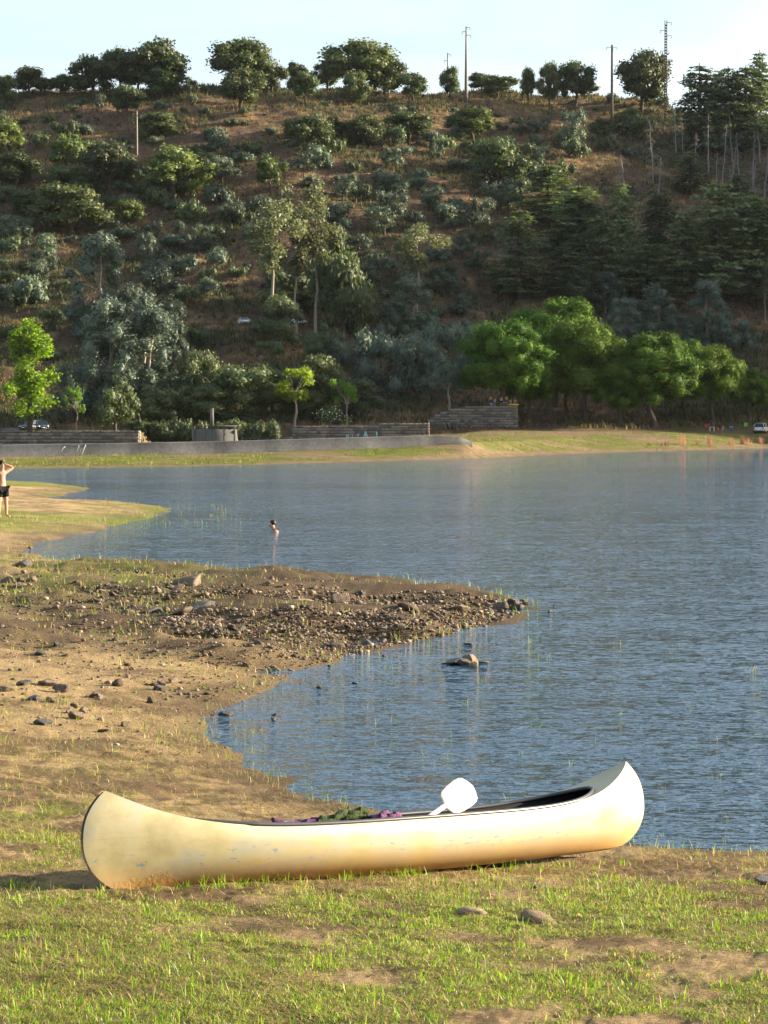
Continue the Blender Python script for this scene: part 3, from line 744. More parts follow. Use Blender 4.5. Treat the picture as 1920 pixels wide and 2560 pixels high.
def rock_where(look, px, py):
    x, y = px / K, py / K
    for n, lx_, ly_ in sorted(RLM, key=lambda l: (l[1] - x) ** 2 + (l[2] - y) ** 2 * 6)[:8]:
        dx, dy = x - lx_, (y - ly_) * 2.4; d_ = math.hypot(dx, dy)
        r_ = ('left of' if dx < 0 else 'right of') if abs(dx) > 1.8 * abs(dy) else ('behind' if dy < 0 else 'in front of') if abs(dy) > 1.8 * abs(dx) else ('behind and ' if dy < 0 else 'in front and ') + ('left of' if dx < 0 else 'right of')
        q_ = 'close ' if d_ < 45 else 'a little ' if d_ < 95 else ''
        for sh in shapes_:
            l = f'{look} {sh} {q_}{r_} {n}'
            if l not in USED and len(l.split()) <= 16: return l
    return f'{look} stone {q_}{r_} {n}'
shapes_ = ['stone']
for i, (x, y) in enumerate(big):
    w = float(rr.choice([10, 13, 16, 20, 25, 32], p=[.2, .25, .22, .17, .11, .05]))
    zw = next(t for f, t in zone_words if f(x, y))
    size = 'small' if w < 14 else 'middling' if w < 24 else 'large'
    wet = rr.random() < (0.45 if x > 900 else 0.25)
    zs = rr.uniform(.5, 1.15); form = 'flat' if zs < .7 else 'angular' if zs < .95 else 'upright'
    rock(x, y, w * 1.1, rock_where(f"{size} {'dark' if wet else 'brown'} {form}", x, y), f'stones {zw}', wet, 0.22, zs=zs)
# the small stuff
gp = sample_rubble(15000, 6, 1.0)
r2 = np.random.default_rng(8)
for _ in range(700):                                                        # thin scatter on the open sand
    gp.append((r2.uniform(0, 620), r2.uniform(1560, 1900)))
H3 = hits(gp)
GV, GT, GC, n0 = [], [], [], 0
protos = [rock_verts(ICO1[0], r2, 4, .8, .12) for _ in range(24)]
for p in H3:
    if not np.isfinite(p[0]) or p[2] < -0.05: continue
    s = r2.gamma(1.25, 2.8) + 1.3
    s = min(s, 17) * p[1] / F * 0.62
    a = r2.uniform(0, 6.28); c, s_ = math.cos(a), math.sin(a)
    v = protos[r2.integers(24)] * [1, 1, r2.uniform(.45, 1.1)] @ np.array([[c, -s_, 0], [s_, c, 0], [0, 0, 1]]) * s + p + [0, 0, s * 0.15]
    GV.append(v); GT.append(ICO1[1] + n0); n0 += len(v)
    b = r2.uniform(0.3, 1.35); k = r2.random()
    colr = np.array([.15, .108, .072]) * b if k < .75 else np.array([.24, .19, .14]) * b if k < .93 else np.array([.08, .045, .03]) * b
    GC.append(np.repeat(colr[None], len(v), 0))
g = obj('gravel', mesh('gravel', np.vstack(GV), None, np.vstack(GT), (M['pebble'],), col=np.vstack(GC)))
g['kind'] = 'stuff'; tag(g, 'small broken stones and gravel spread over the spit and beach', 'gravel')

# ------------------------------------------------------------------ grass
def blades(name, P, hgt, wid, lean, cols, label, az=None, seed=1):
    """P base points, each blade two quads and a tip, curved over by lean"""
    r = np.random.default_rng(seed); n = len(P)
    a = r.uniform(0, 2 * math.pi, n) if az is None else az
    d = np.stack([np.cos(a), np.sin(a), np.zeros(n)], 1)
    f = r.uniform(-0.9, 0.9, n) + a + math.pi / 2
    sd = np.stack([np.cos(f), np.sin(f), np.zeros(n)], 1) * (wid / 2)[:, None]
    up = np.array([0, 0, 1.0])
    def pt(t): return P + d * (hgt * np.sin(lean) * t ** 1.6)[:, None] + up * (hgt * (np.cos(lean) * t + 0.12 * np.sin(lean) * t * (1 - t)))[:, None]
    p0, p1, p2, p3 = pt(0.0), pt(0.4), pt(0.75), pt(1.0)
    V = np.stack([p0 - sd, p0 + sd, p1 - sd * .9, p1 + sd * .9, p2 - sd * .6, p2 + sd * .6, p3], 1).reshape(-1, 3)
    b = np.arange(n)[:, None] * 7
    Q = np.concatenate([b + [0, 1, 3, 2], b + [2, 3, 5, 4]], 0); T = b + [4, 5, 6]
    C = np.repeat(cols, 7, 0)
    o = obj(name, mesh(name, V, Q, T, (M['blade'],), col=C))
    o['kind'] = 'stuff'; tag(o, label, 'grass')
    return o
rg = np.random.default_rng(21)
def scatter(n, x0, x1, y0, y1, dens):
    """random points kept where dens says so"""
    y = np.exp(rg.uniform(math.log(y0), math.log(y1), n)); x = rg.uniform(x0, x1, n) * y
    k = rg.random(n) < dens(x, y); x, y = x[k], y[k]
    d = near_d(x, y); k = d > 0.05; x, y = x[k], y[k]
    return np.stack([x, y, near_z(x, y)], 1)
def gcol(n, green):
    g1, g2 = np.array([.065, .150, .006]), np.array([.26, .39, .018]); s1, s2 = np.array([.26, .17, .06]), np.array([.50, .38, .17])
    t = rg.random(n)[:, None]; G = g1 * (1 - t) + g2 * t; t = rg.random(n)[:, None]; S_ = s1 * (1 - t) + s2 * t
    return np.where((rg.random(n) < green)[:, None], G, S_)
def under_canoe(P):
    q = np.array([(CM.inverted() @ Vector(p))[:2] for p in P])
    return (np.abs(q[:, 0]) < 2.0) & (np.abs(q[:, 1]) < 0.24 * (1 - (q[:, 0] / 2.3) ** 2))
P = scatter(330000, -0.19, 0.19, 7.3, 15.5, lambda x, y: np.clip(green_mask(x, y) * 1.0, 0, .92))
P = P[~under_canoe(P)]; n = len(P)
clump = fbm(P[:, 0] * 5, P[:, 1] * 5, 201, 3)
hgt = rg.gamma(4, 0.0030, n) * (0.2 + 1.5 * clump) + 0.004
blades('grass', P, hgt, rg.uniform(.0028, .0058, n), rg.uniform(.2, 1.45, n), gcol(n, 0.76), 'short green grass growing between the camera and the canoe', seed=2)
P = scatter(210000, -0.19, 0.19, 7.3, 30, lambda x, y: 0.10 + 0.35 * green_mask(x, y) + 0.55 * sstep(.48, .62, fbm(x * 1.3, y * 1.1, 211, 4)))
P = P[~under_canoe(P)]; n = len(P)
blades('dry_straw', P + [0, 0, .004], rg.gamma(3, .022, n) + .02, rg.uniform(.002, .0045, n) * np.clip(P[:, 1] / 12, 1, 2), rg.uniform(1.2, 1.62, n), gcol(n, 0.04) * rg.uniform(.3, 1.1, (n, 1)), 'dead straw lying flat over the sand', seed=3)
P = scatter(90000, -0.19, 0.16, 12.5, 75, lambda x, y: 0.06 + 0.55 * green_mask(x, y) + 0.25 * sstep(.52, .62, fbm(x * .8, y * .6, 221, 4)))
P = P[~under_canoe(P)]; n = len(P); sc = np.clip(P[:, 1] / 24, .7, 1.6)
blades('sparse_grass', P, (rg.gamma(4, .011, n) + .01) * sc, rg.uniform(.004, .008, n) * sc, rg.uniform(.1, 1.1, n), gcol(n, 0.45), 'sparse grass tufts spread over the beach behind the canoe', seed=4)
# longer tufts along the hull and in the lawn
C0 = []
for _ in range(60):
    t = rg.uniform(-1, 1); q = in_canoe(t * 1.9, -0.22 * (1 - t * t * .6) - rg.uniform(0.02, .22), 0)
    C0.append((q.x, q.y, 7 if t < .45 else 4))
for _ in range(420):
    y = rg.uniform(8.5, 13.2); x = rg.uniform(-.17, .17) * y
    if rg.random() < green_mask(np.array([x]), np.array([y]))[0]: C0.append((x, y, 6))
P = np.array([(x + rg.normal() * .02, y + rg.normal() * .02) for x, y, k in C0 for _ in range(k)])
P = np.column_stack([P, near_z(P[:, 0], P[:, 1])]); P = P[~under_canoe(P)]; n = len(P)
blades('tall_grass', P, rg.uniform(.03, .085, n), rg.uniform(.0035, .006, n), rg.uniform(.05, .9, n), gcol(n, 0.9), 'longer green grass blades standing along the hull of the canoe', seed=5)
# reeds in the shallows
C0 = []
r3 = np.random.default_rng(33)
for _ in range(110):
    px, py = r3.uniform(560, 1920), 1560 + 560 * r3.random() ** 0.8
    x, y = on_water(px, py)
    dd = near_d(np.array([x]), np.array([y]))[0]
    if dd < -0.05 and r3.random() < math.exp(dd / 7.0): C0 += [(x + r3.normal() * .05, y + r3.normal() * .05) for _ in range(r3.integers(2, 7))]
for _ in range(80):
    i = r3.integers(2, 26); a, b = SH[i], SH[i + 1]; t = r3.random(); q = a * (1 - t) + b * t
    C0 += [(q[0] + r3.normal() * .22, q[1] + r3.normal() * .22) for _ in range(r3.integers(3, 9))]
for _ in range(60):
    px, py = r3.uniform(240, 560), r3.uniform(1262, 1320); x, y = on_water(px, py); C0 += [(x + r3.normal() * .3, y + r3.normal() * .3) for _ in range(5)]
P = np.array(C0); P = np.column_stack([P, np.maximum(near_z(P[:, 0], P[:, 1]), -0.04)]); n = len(P); sc = np.clip(P[:, 1] / 26, .7, 2.2)
blades('water_grass', P, r3.uniform(.05, .15, n) * np.clip(sc, .7, 1.3), r3.uniform(.003, .0055, n) * sc, r3.uniform(.05, .7, n), gcol(n, 0.6), 'thin grass stalks growing out of the shallow water', seed=6)

# ------------------------------------------------------------------ plants
rv = np.random.default_rng(77)
def leaf_quads(P, N, size, aspect=0.55, jit=0.7, hang=0.0):
    """one small folded leaf spray per point, facing roughly along N"""
    n = len(P)
    N = N + rv.normal(size=(n, 3)) * jit; N /= np.linalg.norm(N, axis=1)[:, None] + 1e-9
    A = np.cross(N, rv.normal(size=(n, 3))); A /= np.linalg.norm(A, axis=1)[:, None] + 1e-9
    if hang:
        A = A * (1 - hang) + np.array([0, 0, -1.0]) * hang; A -= N * (A * N).sum(1)[:, None]; A /= np.linalg.norm(A, axis=1)[:, None] + 1e-9
    B = np.cross(N, A)
    s = (size * rv.uniform(.55, 1.45, n))[:, None]
    V = np.stack([P - A * s * .5, P + B * s * .5 * aspect - N * s * .08, P + A * s * .5, P - B * s * .5 * aspect - N * s * .08], 1).reshape(-1, 3)
    return V, np.arange(4 * n).reshape(-1, 4)
def blob_points(blobs, n, shell=0.55):
    B = np.array(blobs, float); w = (B[:, 3] * B[:, 4] + B[:, 3] * B[:, 5]); w /= w.sum()
    i = rv.choice(len(B), n, p=w)
    d = rv.normal(size=(n, 3)); d /= np.linalg.norm(d, axis=1)[:, None]
    r = shell + (1 - shell) * rv.random(n) ** 0.6
    r = r * (1 + 0.18 * rv.normal(size=n).clip(-1.5, 1.5))
    return B[i, :3] + d * B[i, 3:] * r[:, None], d
def crown_mesh(name, blobs, n, size, mat, aspect=.6, jit=.7, hang=0.0, shell=.55, core=0.0):
    P, Nn = blob_points(blobs, n, shell)
    k = P[:, 2] > 0.03; P, Nn = P[k], Nn[k]
    V, Q = leaf_quads(P, Nn, size, aspect, jit, hang)
    T = None
    if core:                                             # the closed mass of twigs and leaves inside each clump
        CV, CT, b0 = [V], [], len(V)
        for b in blobs:
            if b[2] - b[5] * core < 0.05: continue
            CV.append((ICO2[0] * (1 + rv.normal(size=(len(ICO2[0]), 1)) * .10)) * np.array(b[3:]) * core + np.array(b[:3])); CT.append(ICO2[1] + b0); b0 += len(ICO2[0])
        V = np.vstack(CV); T = np.vstack(CT) if CT else None
    return mesh(name, V, Q, T, (mat,))
def limb(mb, a, b, r0, r1, sag=0.0, n=5, sides=5, wig=0.035):
    a, b = np.array(a, float), np.array(b, float)
    t = np.linspace(0, 1, n)[:, None]
    L = np.linalg.norm(b - a)
    p = a + (b - a) * t + np.array([0, 0, 1.0]) * (np.sin(t * math.pi) * sag * L) + rv.normal(size=(n, 3)) * wig * L * np.sin(t * math.pi)
    mb.tube(p, np.linspace(r0, r1, n), sides, cap=False)
    return p
KINDS = {}
def add_kind(kind, name, cat, h, w, variants):
    L = []
    for v in variants:                                   # true height and width of each variant
        me = v[-1][1]; co = np.empty(len(me.vertices) * 3, np.float32); me.vertices.foreach_get('co', co); co = co.reshape(-1, 3)
        L.append((v, float(np.percentile(co[:, 2], 99.3)), float(np.percentile(np.abs(co[:, :2]), 96) * 2)))
    KINDS[kind] = dict(name=name, cat=cat, v=L)
def dome(n, rx, rz, cz, r0, r1, low=-0.35):
    L = []
    while len(L) < n:
        d = rv.normal(size=3); d /= np.linalg.norm(d)
        if d[2] < low: continue
        k = rv.uniform(.45, 1.0) ** .6; r = rv.uniform(r0, r1)
        L.append((d[0] * rx * k, d[1] * rx * k, cz + d[2] * rz * k, r * 1.1, r * 1.1, r * .85))
    return L
# round oaks of the ridge and upper slope
def make_oak(mat, nl, bark='bark'):
    bl = dome(20, 4.2, 3.7, 5.2, 1.15, 2.0, -.85) + [(0, 0, 5.6, 2.4, 2.4, 2.2)]
    t = MB(); top = np.array([rv.normal() * .3, rv.normal() * .3, 2.6]); limb(t, (0, 0, -0.6), top, .42, .30, 0, 5, 7)
    for b in bl[:11]: limb(t, top, (b[0] * .85, b[1] * .85, b[2] - .2), .20, .05, .08)
    return [('trunk', t.mesh('trunk', M[bark], True)), ('crown', crown_mesh('crown', bl, nl, .50, M[mat], .6, .55, 0, .66, .62))]
add_kind('oak', 'oak_tree', 'tree', 10.0, 11.0, [make_oak('oak', 4200) for _ in range(5)])
add_kind('litoak', 'oak_tree', 'tree', 10.0, 11.0, [make_oak('oak_sunlit', 2400) for _ in range(3)])
def make_bush(mat, n, h=3.0, w=4.0, size=.34):
    bl = [(rv.normal() * w * .2, rv.normal() * w * .2, rv.uniform(.25, .62) * h, w * rv.uniform(.16, .27), w * rv.uniform(.16, .27), h * rv.uniform(.22, .36)) for _ in range(10)]
    return [('bush', crown_mesh('bush', bl, n, size, M[mat], .6, .6, 0, .6, .6))]
add_kind('bush', 'shrub', 'shrub', 3.0, 4.0, [make_bush('bush', 800) for _ in range(4)])
add_kind('greybush', 'olive_bush', 'shrub', 3.0, 4.0, [make_bush('olive', 850, size=.3) for _ in range(4)])
def make_olive():
    bl = [(rv.normal() * 1.25, rv.normal() * 1.25, rv.uniform(2.0, 5.2), rv.uniform(.6, 1.1), rv.uniform(.6, 1.1), rv.uniform(.8, 1.3)) for _ in range(16)]
    t = MB(); limb(t, (0, 0, -.4), (0, 0, 1.6), .22, .16, 0, 4)
    for b in bl[:8]: limb(t, (0, 0, 1.5), b[:3], .10, .03, .05)
    return [('trunk', t.mesh('trunk', M['bark'], True)), ('crown', crown_mesh('crown', bl, 1900, .34, M['olive'], .4, .7, 0, .55, .5))]
add_kind('olive', 'olive_tree', 'tree', 6.2, 5.2, [make_olive() for _ in range(4)])
# tall feathery silver trees
def make_grey():
    bl = []
    for _ in range(44):
        z = rv.uniform(.08, .95); wd = math.sin(min(1, z * 1.25) * math.pi * .8 + .25) * .5 + .12
        a = rv.uniform(0, 6.28); k = rv.uniform(.2, 1) * 4.4 * wd * 1.7
        bl.append((math.cos(a) * k, math.sin(a) * k, z * 17, rv.uniform(.7, 1.3), rv.uniform(.7, 1.3), rv.uniform(1.2, 2.1)))
    bl.append((0, 0, 16.6, .6, .6, 1.3))
    t = MB(); limb(t, (0, 0, -.6), (rv.normal() * .4, rv.normal() * .4, 14), .34, .06, 0, 7, 5, .012)
    for b in bl[:16]: limb(t, (0, 0, max(1, b[2] - 3)), b[:3], .12, .03)
    return [('trunk', t.mesh('trunk', M['palebark'], True)), ('crown', crown_mesh('crown', bl, 8500, .44, M['grey'], .45, .6, 0, .55, .55))]
add_kind('grey', 'silver_poplar', 'tree', 18.0, 9.0, [make_grey() for _ in range(4)])
def make_willow():
    bl = [(rv.normal() * 2.6, rv.normal() * 2.6, rv.uniform(1.0, 6.3), rv.uniform(.8, 1.4), rv.uniform(.8, 1.4), rv.uniform(.9, 1.5)) for _ in range(30)]
    t = MB()
    for b in bl[:9]: limb(t, (b[0] * .1, b[1] * .1, -.3), b[:3], .13, .03, .03)
    return [('trunk', t.mesh('trunk', M['bark'], True)), ('crown', crown_mesh('crown', bl, 5200, .38, M['grey'], .4, .6, 0, .55, .55))]
add_kind('willow', 'silver_willow', 'tree', 7.6, 10.0, [make_willow() for _ in range(3)])
# eucalyptus: bare pale stems, crown high up
def make_euc(lean):
    t = MB(); top = np.array([lean * 2.2, 0, 15.5]); pts = limb(t, (0, 0, -.8), top, .25, .08, 0, 8, 7, .014)
    bl = []
    for _ in range(9):
        k = rv.uniform(.55, 1.0); p = np.array([np.interp(k, np.linspace(0, 1, 8), pts[:, i]) for i in range(3)])
        e = p + [rv.normal() * 1.6, rv.normal() * 1.6, rv.uniform(1.0, 3.2)]; limb(t, p, e, .10, .03, .05)
        bl += [(e[0] + rv.normal() * .6, e[1] + rv.normal() * .6, e[2] + rv.normal() * .5, rv.uniform(.9, 1.5), rv.uniform(.9, 1.5), rv.uniform(.9, 1.6)) for _ in range(2)]
    bl += [(top[0], 0, 17.4, .9, .9, 1.2), (top[0] * .9, .5, 16, 1.0, 1.0, 1.2)]
    return [('trunk', t.mesh('trunk', M['palebark'], True)), ('crown', crown_mesh('crown', bl, 3800, .46, M['euc'], .5, .8, .5, .35))]
add_kind('euc', 'eucalyptus', 'tree', 18.6, 6.5, [make_euc(x) for x in (0.0, -1.0, 0.5)])
# umbrella pines
def make_pine():
    bl = []
    tries = 0
    while len(bl) < 38 and tries < 1500:
        tries += 1
        d = rv.normal(size=3); d /= np.linalg.norm(d)
        if d[2] < -.6: continue
        k = rv.uniform(.66, 1.0); r = rv.uniform(.8, 2.1)
        c = np.array([d[0] * 5.2 * k, d[1] * 5.2 * k, 7.2 + d[2] * 5.0 * k])
        if any(np.linalg.norm(c - np.array(b[:3])) < 0.62 * (r + b[3]) for b in bl): continue
        bl.append((*c, r * rv.uniform(.85, 1.25), r * rv.uniform(.85, 1.25), r * rv.uniform(.65, .95)))
    core = [(rv.normal() * 2.0, rv.normal() * 2.0, rv.uniform(4.5, 9.5), 1.8, 1.8, 1.6) for _ in range(12)]
    t = MB(); top = np.array([rv.normal() * .4, rv.normal() * .4, 5.0]); limb(t, (0, 0, -.6), top, .40, .28, 0, 5, 7)
    for b in bl[:14]: limb(t, top, b[:3], .16, .04, .05)
    return [('trunk', t.mesh('trunk', M['bark'], True)), ('crown', crown_mesh('crown', bl + core, 21000, .29, M['pine'], .55, .42, 0, .74, .68))]
add_kind('pine', 'umbrella_pine', 'tree', 13.6, 12.6, [make_pine() for _ in range(4)])
# layered cedars and cypresses
def make_cedar(round_=False):
    t = MB(); H = 17.0; limb(t, (0, 0, -.6), (0, 0, H), .40, .05, 0, 8, 7, .004)
    Ps, Ns = [], []
    for z in np.arange(1.2, H - .3, .62):
        k = 1 - z / H; irr = rv.uniform(.6, 1.25)
        Lz = (5.0 * k ** .62 * (1 - .25 * (k > .85)) + .4) if not round_ else 4.4 * math.sqrt(max(.02, 1 - (z / H - .42) ** 2 / .36)) * .9
        for _ in range(6 if k > .15 else 4):
            a = rv.uniform(0, 6.28); L = Lz * rv.uniform(.5, 1.15) * irr; d = np.array([math.cos(a), math.sin(a), 0])
            dr = rv.uniform(.05, .30) * L * (1.7 if round_ else 1)
            e = d * L + [0, 0, z + .12 * L - dr]
            if L > 1.6: limb(t, (0, 0, z), e, .05, .015, .06, 4, 3)
            m = int(8 + L * 9); s = rv.uniform(.18, 1.0, m) ** .8
            c = np.outer(s, d * L); c[:, 2] += z + .12 * L * s - dr * s ** 2
            w = .28 + .38 * s * (1.1 - s) * L ** .5
            c += rv.normal(size=(m, 3)) * np.stack([w, w, np.full(m, .10)], 1)
            Ps.append(c); Ns.append(np.tile([d[0] * .35, d[1] * .35, .9], (m, 1)))
    P, Nn = np.vstack(Ps), np.vstack(Ns)
    V, Q = leaf_quads(P, Nn, .62, .5, .5, .25)
    return [('trunk', t.mesh('trunk', M['bark'], True)), ('crown', mesh('crown', V, Q, None, (M['cedar'],)))]
add_kind('cedar', 'cedar_tree', 'tree', 17.2, 9.6, [make_cedar() for _ in range(3)])
add_kind('rcedar', 'cedar_tree', 'tree', 17.2, 8.6, [make_cedar(True) for _ in range(3)])
def make_poplar():
    bl = []
    for _ in range(48):
        z = rv.uniform(.14, .96); wd = (1 - abs(z - .40) * 1.0) * 2.5
        a = rv.uniform(0, 6.28); k = rv.uniform(.15, 1) * wd
        bl.append((math.cos(a) * k, math.sin(a) * k, z * 12, rv.uniform(.45, .85), rv.uniform(.45, .85), rv.uniform(.7, 1.2)))
    bl += [(.2, 0, 11.6, .5, .5, .9), (-1.2, 0, 10.6, .5, .5, .9)]
    t = MB(); limb(t, (0, 0, -.3), (.1, 0, 11), .26, .04, 0, 8, 7, .008)
    for b in bl[:20]: limb(t, (0, 0, max(1.2, b[2] - 2.0)), b[:3], .06, .015)
    return [('trunk', t.mesh('trunk', M['bark'], True)), ('crown', crown_mesh('crown', bl, 5200, .32, M['poplar'], .7, .9, 0, .2))]
add_kind('poplar', 'poplar_tree', 'tree', 12.2, 5.2, [make_poplar()])
def make_plane(mat):
    bl = [(rv.normal() * 1.35, rv.normal() * 1.35, rv.uniform(3.2, 6.4), rv.uniform(.55, .95), rv.uniform(.55, .95), rv.uniform(.5, .8)) for _ in range(15)]
    t = MB(); limb(t, (0, 0, -.3), (.1, 0, 3.2), .16, .11, 0, 5, 6)
    for b in bl[:9]: limb(t, (.1, 0, 2.8), b[:3], .07, .02, .05)
    return [('trunk', t.mesh('trunk', M['palebark'], True)), ('crown', crown_mesh('crown', bl, 1700, .32, M[mat], .75, .8, 0, .35))]
add_kind('plane', 'plane_tree', 'tree', 7.0, 5.4, [make_plane('plane')])
add_kind('sapling', 'young_tree', 'tree', 7.0, 5.2, [make_plane('green') for _ in range(2)])
add_kind('thin', 'slender_tree', 'tree', 7.0, 5.2, [make_plane('grey') for _ in range(2)])
add_kind('dark', 'broadleaf_tree', 'tree', 10.0, 10.0, [[('trunk', a[0][1]), ('crown', a[1][1])] for a in [make_oak('bush', 3400) for _ in range(3)]])
# dead conifers
def make_dead(fork=False):
    t = MB(); H = 15.0; lean = rv.normal() * .8
    pts = limb(t, (0, 0, -.5), (lean, rv.normal() * .5, H), .16, .025, 0, 9, 6, .006)
    w = MB()
    for z in np.linspace(.18, .97, 46):
        p = np.array([np.interp(z, np.linspace(0, 1, 9), pts[:, i]) for i in range(3)])
        a = rv.uniform(0, 6.28); L = rv.uniform(.5, 2.6) * (1.1 - z) + .35
        e = p + [math.cos(a) * L, math.sin(a) * L, -L * rv.uniform(-.2, .75)]
        q = limb(w, p, e, .035, .010, .08, 4, 3)
        for _ in range(3):
            s = q[rv.integers(1, 4)]; limb(w, s, s + [rv.normal() * .4, rv.normal() * .4, -rv.uniform(.1, .8)], .014, .006, 0, 3, 3)
    return [('trunk', t.mesh('trunk', M['deadwood'], True)), ('dead_branches', w.mesh('dead_branches', M['deadwood']))]
add_kind('dead', 'dead_tree', 'tree', 15.2, 4.2, [make_dead() for _ in range(4)])

# landmarks that labels refer to (display pixels)
LM = [('the tall concrete pole', 1006, 160), ('the lattice pole', 1437, 110), ('the wooden pole on the ridge', 1322, 140), ('the concrete pole on the left slope', 294, 300), ('the lone eucalyptus', 900, 555),
      ('the eucalyptus group', 640, 520), ('the parked white car on the road', 528, 700), ('the white van on the road', 645, 700), ('the yellow-green poplar', 65, 810), ('the tall retaining wall', 1060, 905),
      ('the bright plane tree', 635, 850), ('the umbrella pines', 1320, 800), ('the dead conifers', 1560, 300), ('the concrete block with a post', 465, 925), ('the white car at the right shore', 1640, 920),
      ('the big ridge oak at far left', 335, 140), ('the big middle ridge oak', 527, 140), ('the big right ridge oak', 775, 140), ('the oak beside the lattice pole', 1387, 150), ('the silver poplars', 300, 720),
      ('the left edge of the hill', 0, 420), ('the right edge of the hill', 1659, 520), ('the open oak with a forked trunk', 375, 375), ('the sunlit cedars', 1420, 460), ('the lone round oak below the ridge', 275, 215)]
NAMED_AT = {}
def where(x, y, k=0):
    s = sorted(LM, key=lambda l: (l[1] - x) ** 2 + ((l[2] - y) * 1.3) ** 2)
    n, lx, ly = s[k]
    dx, dy = x - lx, y - ly
    far = math.hypot(dx, dy); q = 'just ' if far < 60 else 'well ' if far > 170 else ''
    if abs(dx) > 1.8 * abs(dy): r = 'left of ' if dx < 0 else 'right of '
    elif abs(dy) > 1.8 * abs(dx): r = 'uphill of ' if dy < 0 else 'downhill of '
    else: r = ('up ' if dy < 0 else 'down ') + ('left of ' if dx < 0 else 'right of ')
    return q + r + n
def unique(look, x, y, group_ok=True):
    for k in range(7):
        l = f'{look} {where(x, y, k)}'
        if l not in USED and len(l.split()) <= 16: return l
    return f'{look} {where(x, y, 0)}'
def plant(kind, cx, base, top, w, look, group, D_=None, label=None, hang=0.0):
    """display pixels: centre column, foot row, top row and width in the photo"""
    px, pb, ph, pw = cx * K, base * K, (base - top) * K, w * K
    if D_ is None:
        p = hit(px, pb, 150.0, 760.0, 700)
        if p is None: p = at(px, pb, 622.0); p.z = hz(p.x, p.y)
    else:
        p = at(px, pb, D_); p.z = hz(p.x, p.y)
    k = KINDS[kind]; m = p.y / F
    topz = at(px, top * K, p.y).z
    v, kh, kw = k['v'][int(rv.integers(len(k['v'])))]
    sz = max(topz - p.z, 0.6) / kh; sx = pw * m / kw
    lab = label or unique(look, cx, (base + top) / 2)
    rz = rv.uniform(0, 6.28) if not hang else 0.0
    if len(v) == 1:
        o = obj(k['name'], v[0][1], None, (p.x, p.y, p.z - 0.1), (0, 0, rz), (sx, sx, sz))
        return tag(o, lab, k['cat'], group)
    e = empty(k['name'], (p.x, p.y, p.z), rz, (sx, sx, sz)); tag(e, lab, k['cat'], group)
    for nm, me in v: obj(nm, me, e)
    return e
G1, G2, G3, G4, G5, G6 = 'oaks along the ridge', 'oaks on the hillside', 'olive bushes and trees on the hillside', 'silver trees at the foot of the hill', 'umbrella pines by the shore', 'conifers on the right of the hill'
for a in [(12, 232, 165, 52), (62, 210, 145, 66), (132, 204, 160, 46), (200, 216, 122, 92), (258, 200, 108, 66), (335, 205, 87, 128), (350, 214, 148, 78), (527, 205, 85, 122), (520, 236, 150, 98), (586, 205, 140, 60),
          (640, 190, 135, 40), (660, 220, 155, 50), (705, 190, 132, 60), (775, 200, 88, 135), (832, 212, 122, 92), (766, 230, 155, 58), (893, 220, 157, 54), (975, 182, 145, 44), (1040, 200, 158, 50), (1076, 212, 163, 72),
          (1140, 182, 147, 30), (1186, 195, 135, 46), (1242, 200, 134, 72), (1272, 206, 178, 38), (1387, 200, 110, 104), (840, 195, 128, 50), (300, 200, 118, 60), (95, 204, 168, 40)]:
    plant('oak', *a, 'dark green oak on the ridge', G1)
for a in [(275, 250, 184, 62), (30, 405, 328, 96), (150, 420, 358, 92), (340, 295, 245, 82), (238, 412, 308, 104), (668, 328, 250, 92), (785, 320, 248, 78), (880, 308, 243, 88), (1075, 425, 300, 115), (150, 508, 398, 145),
          (1000, 300, 240, 60), (1060, 370, 310, 60), (720, 300, 250, 40), (60, 470, 410, 70), (1360, 290, 235, 60), (1300, 300, 255, 45)]:
    plant('oak', *a, 'dark rounded oak on the hillside', G2)
for a in [(18, 345, 262, 72), (143, 372, 290, 78), (375, 432, 318, 136), (586, 415, 334, 62), (1022, 308, 232, 88), (275, 485, 433, 66)]:
    plant('litoak', *a, 'sun touched oak on the hillside', G2)
for a in [(855, 370, 318, 58), (938, 358, 308, 30), (655, 384, 328, 48), (1180, 294, 248, 42), (1130, 294, 254, 52), (1230, 334, 236, 66), (480, 398, 342, 68), (1072, 455, 388, 84), (740, 434, 374, 62), (850, 424, 376, 62),
          (846, 485, 408, 78), (925, 454, 403, 62), (1030, 514, 428, 64), (830, 508, 448, 68), (330, 534, 478, 62), (100, 584, 512, 82), (90, 626, 556, 64), (320, 564, 503, 62), (430, 544, 482, 68), (575, 520, 470, 60),
          (770, 560, 500, 66), (1000, 560, 505, 60), (40, 530, 470, 60), (210, 240, 203, 32), (410, 205, 168, 40), (500, 480, 430, 56), (960, 640, 585, 64), (1035, 590, 540, 48), (820, 600, 545, 60), (1160, 330, 290, 44)]:
    plant('olive', *a, 'grey green olive tree', G3)
plant('greybush', 72, 664, 594, 86, 'large round grey green bush', G3)
# silver trees
for a in [(215, 740, 508, 130), (325, 750, 558, 120), (240, 905, 648, 136), (312, 905, 648, 150), (380, 890, 690, 78), (890, 735, 603, 96), (1240, 665, 578, 58), (1308, 675, 588, 74), (1420, 745, 618, 92), (1526, 745, 608, 86),
          (1350, 745, 645, 84), (1470, 755, 680, 70), (215, 900, 720, 90), (285, 760, 620, 90)]:
    plant('grey', *a, 'tall silvery grey tree', G4)
for a in [(850, 862, 718, 175), (790, 852, 740, 110), (962, 832, 698, 140), (1022, 765, 690, 100), (905, 850, 740, 130), (745, 800, 735, 70), (1010, 840, 760, 80), (1590, 760, 690, 100), (830, 770, 700, 80)]:
    plant('willow', *a, 'grey willow thicket', G4)
for a in [(970, 882, 790, 78), (925, 872, 818, 40)]: plant('thin', *a, 'pale slender tree above the retaining wall', G4)
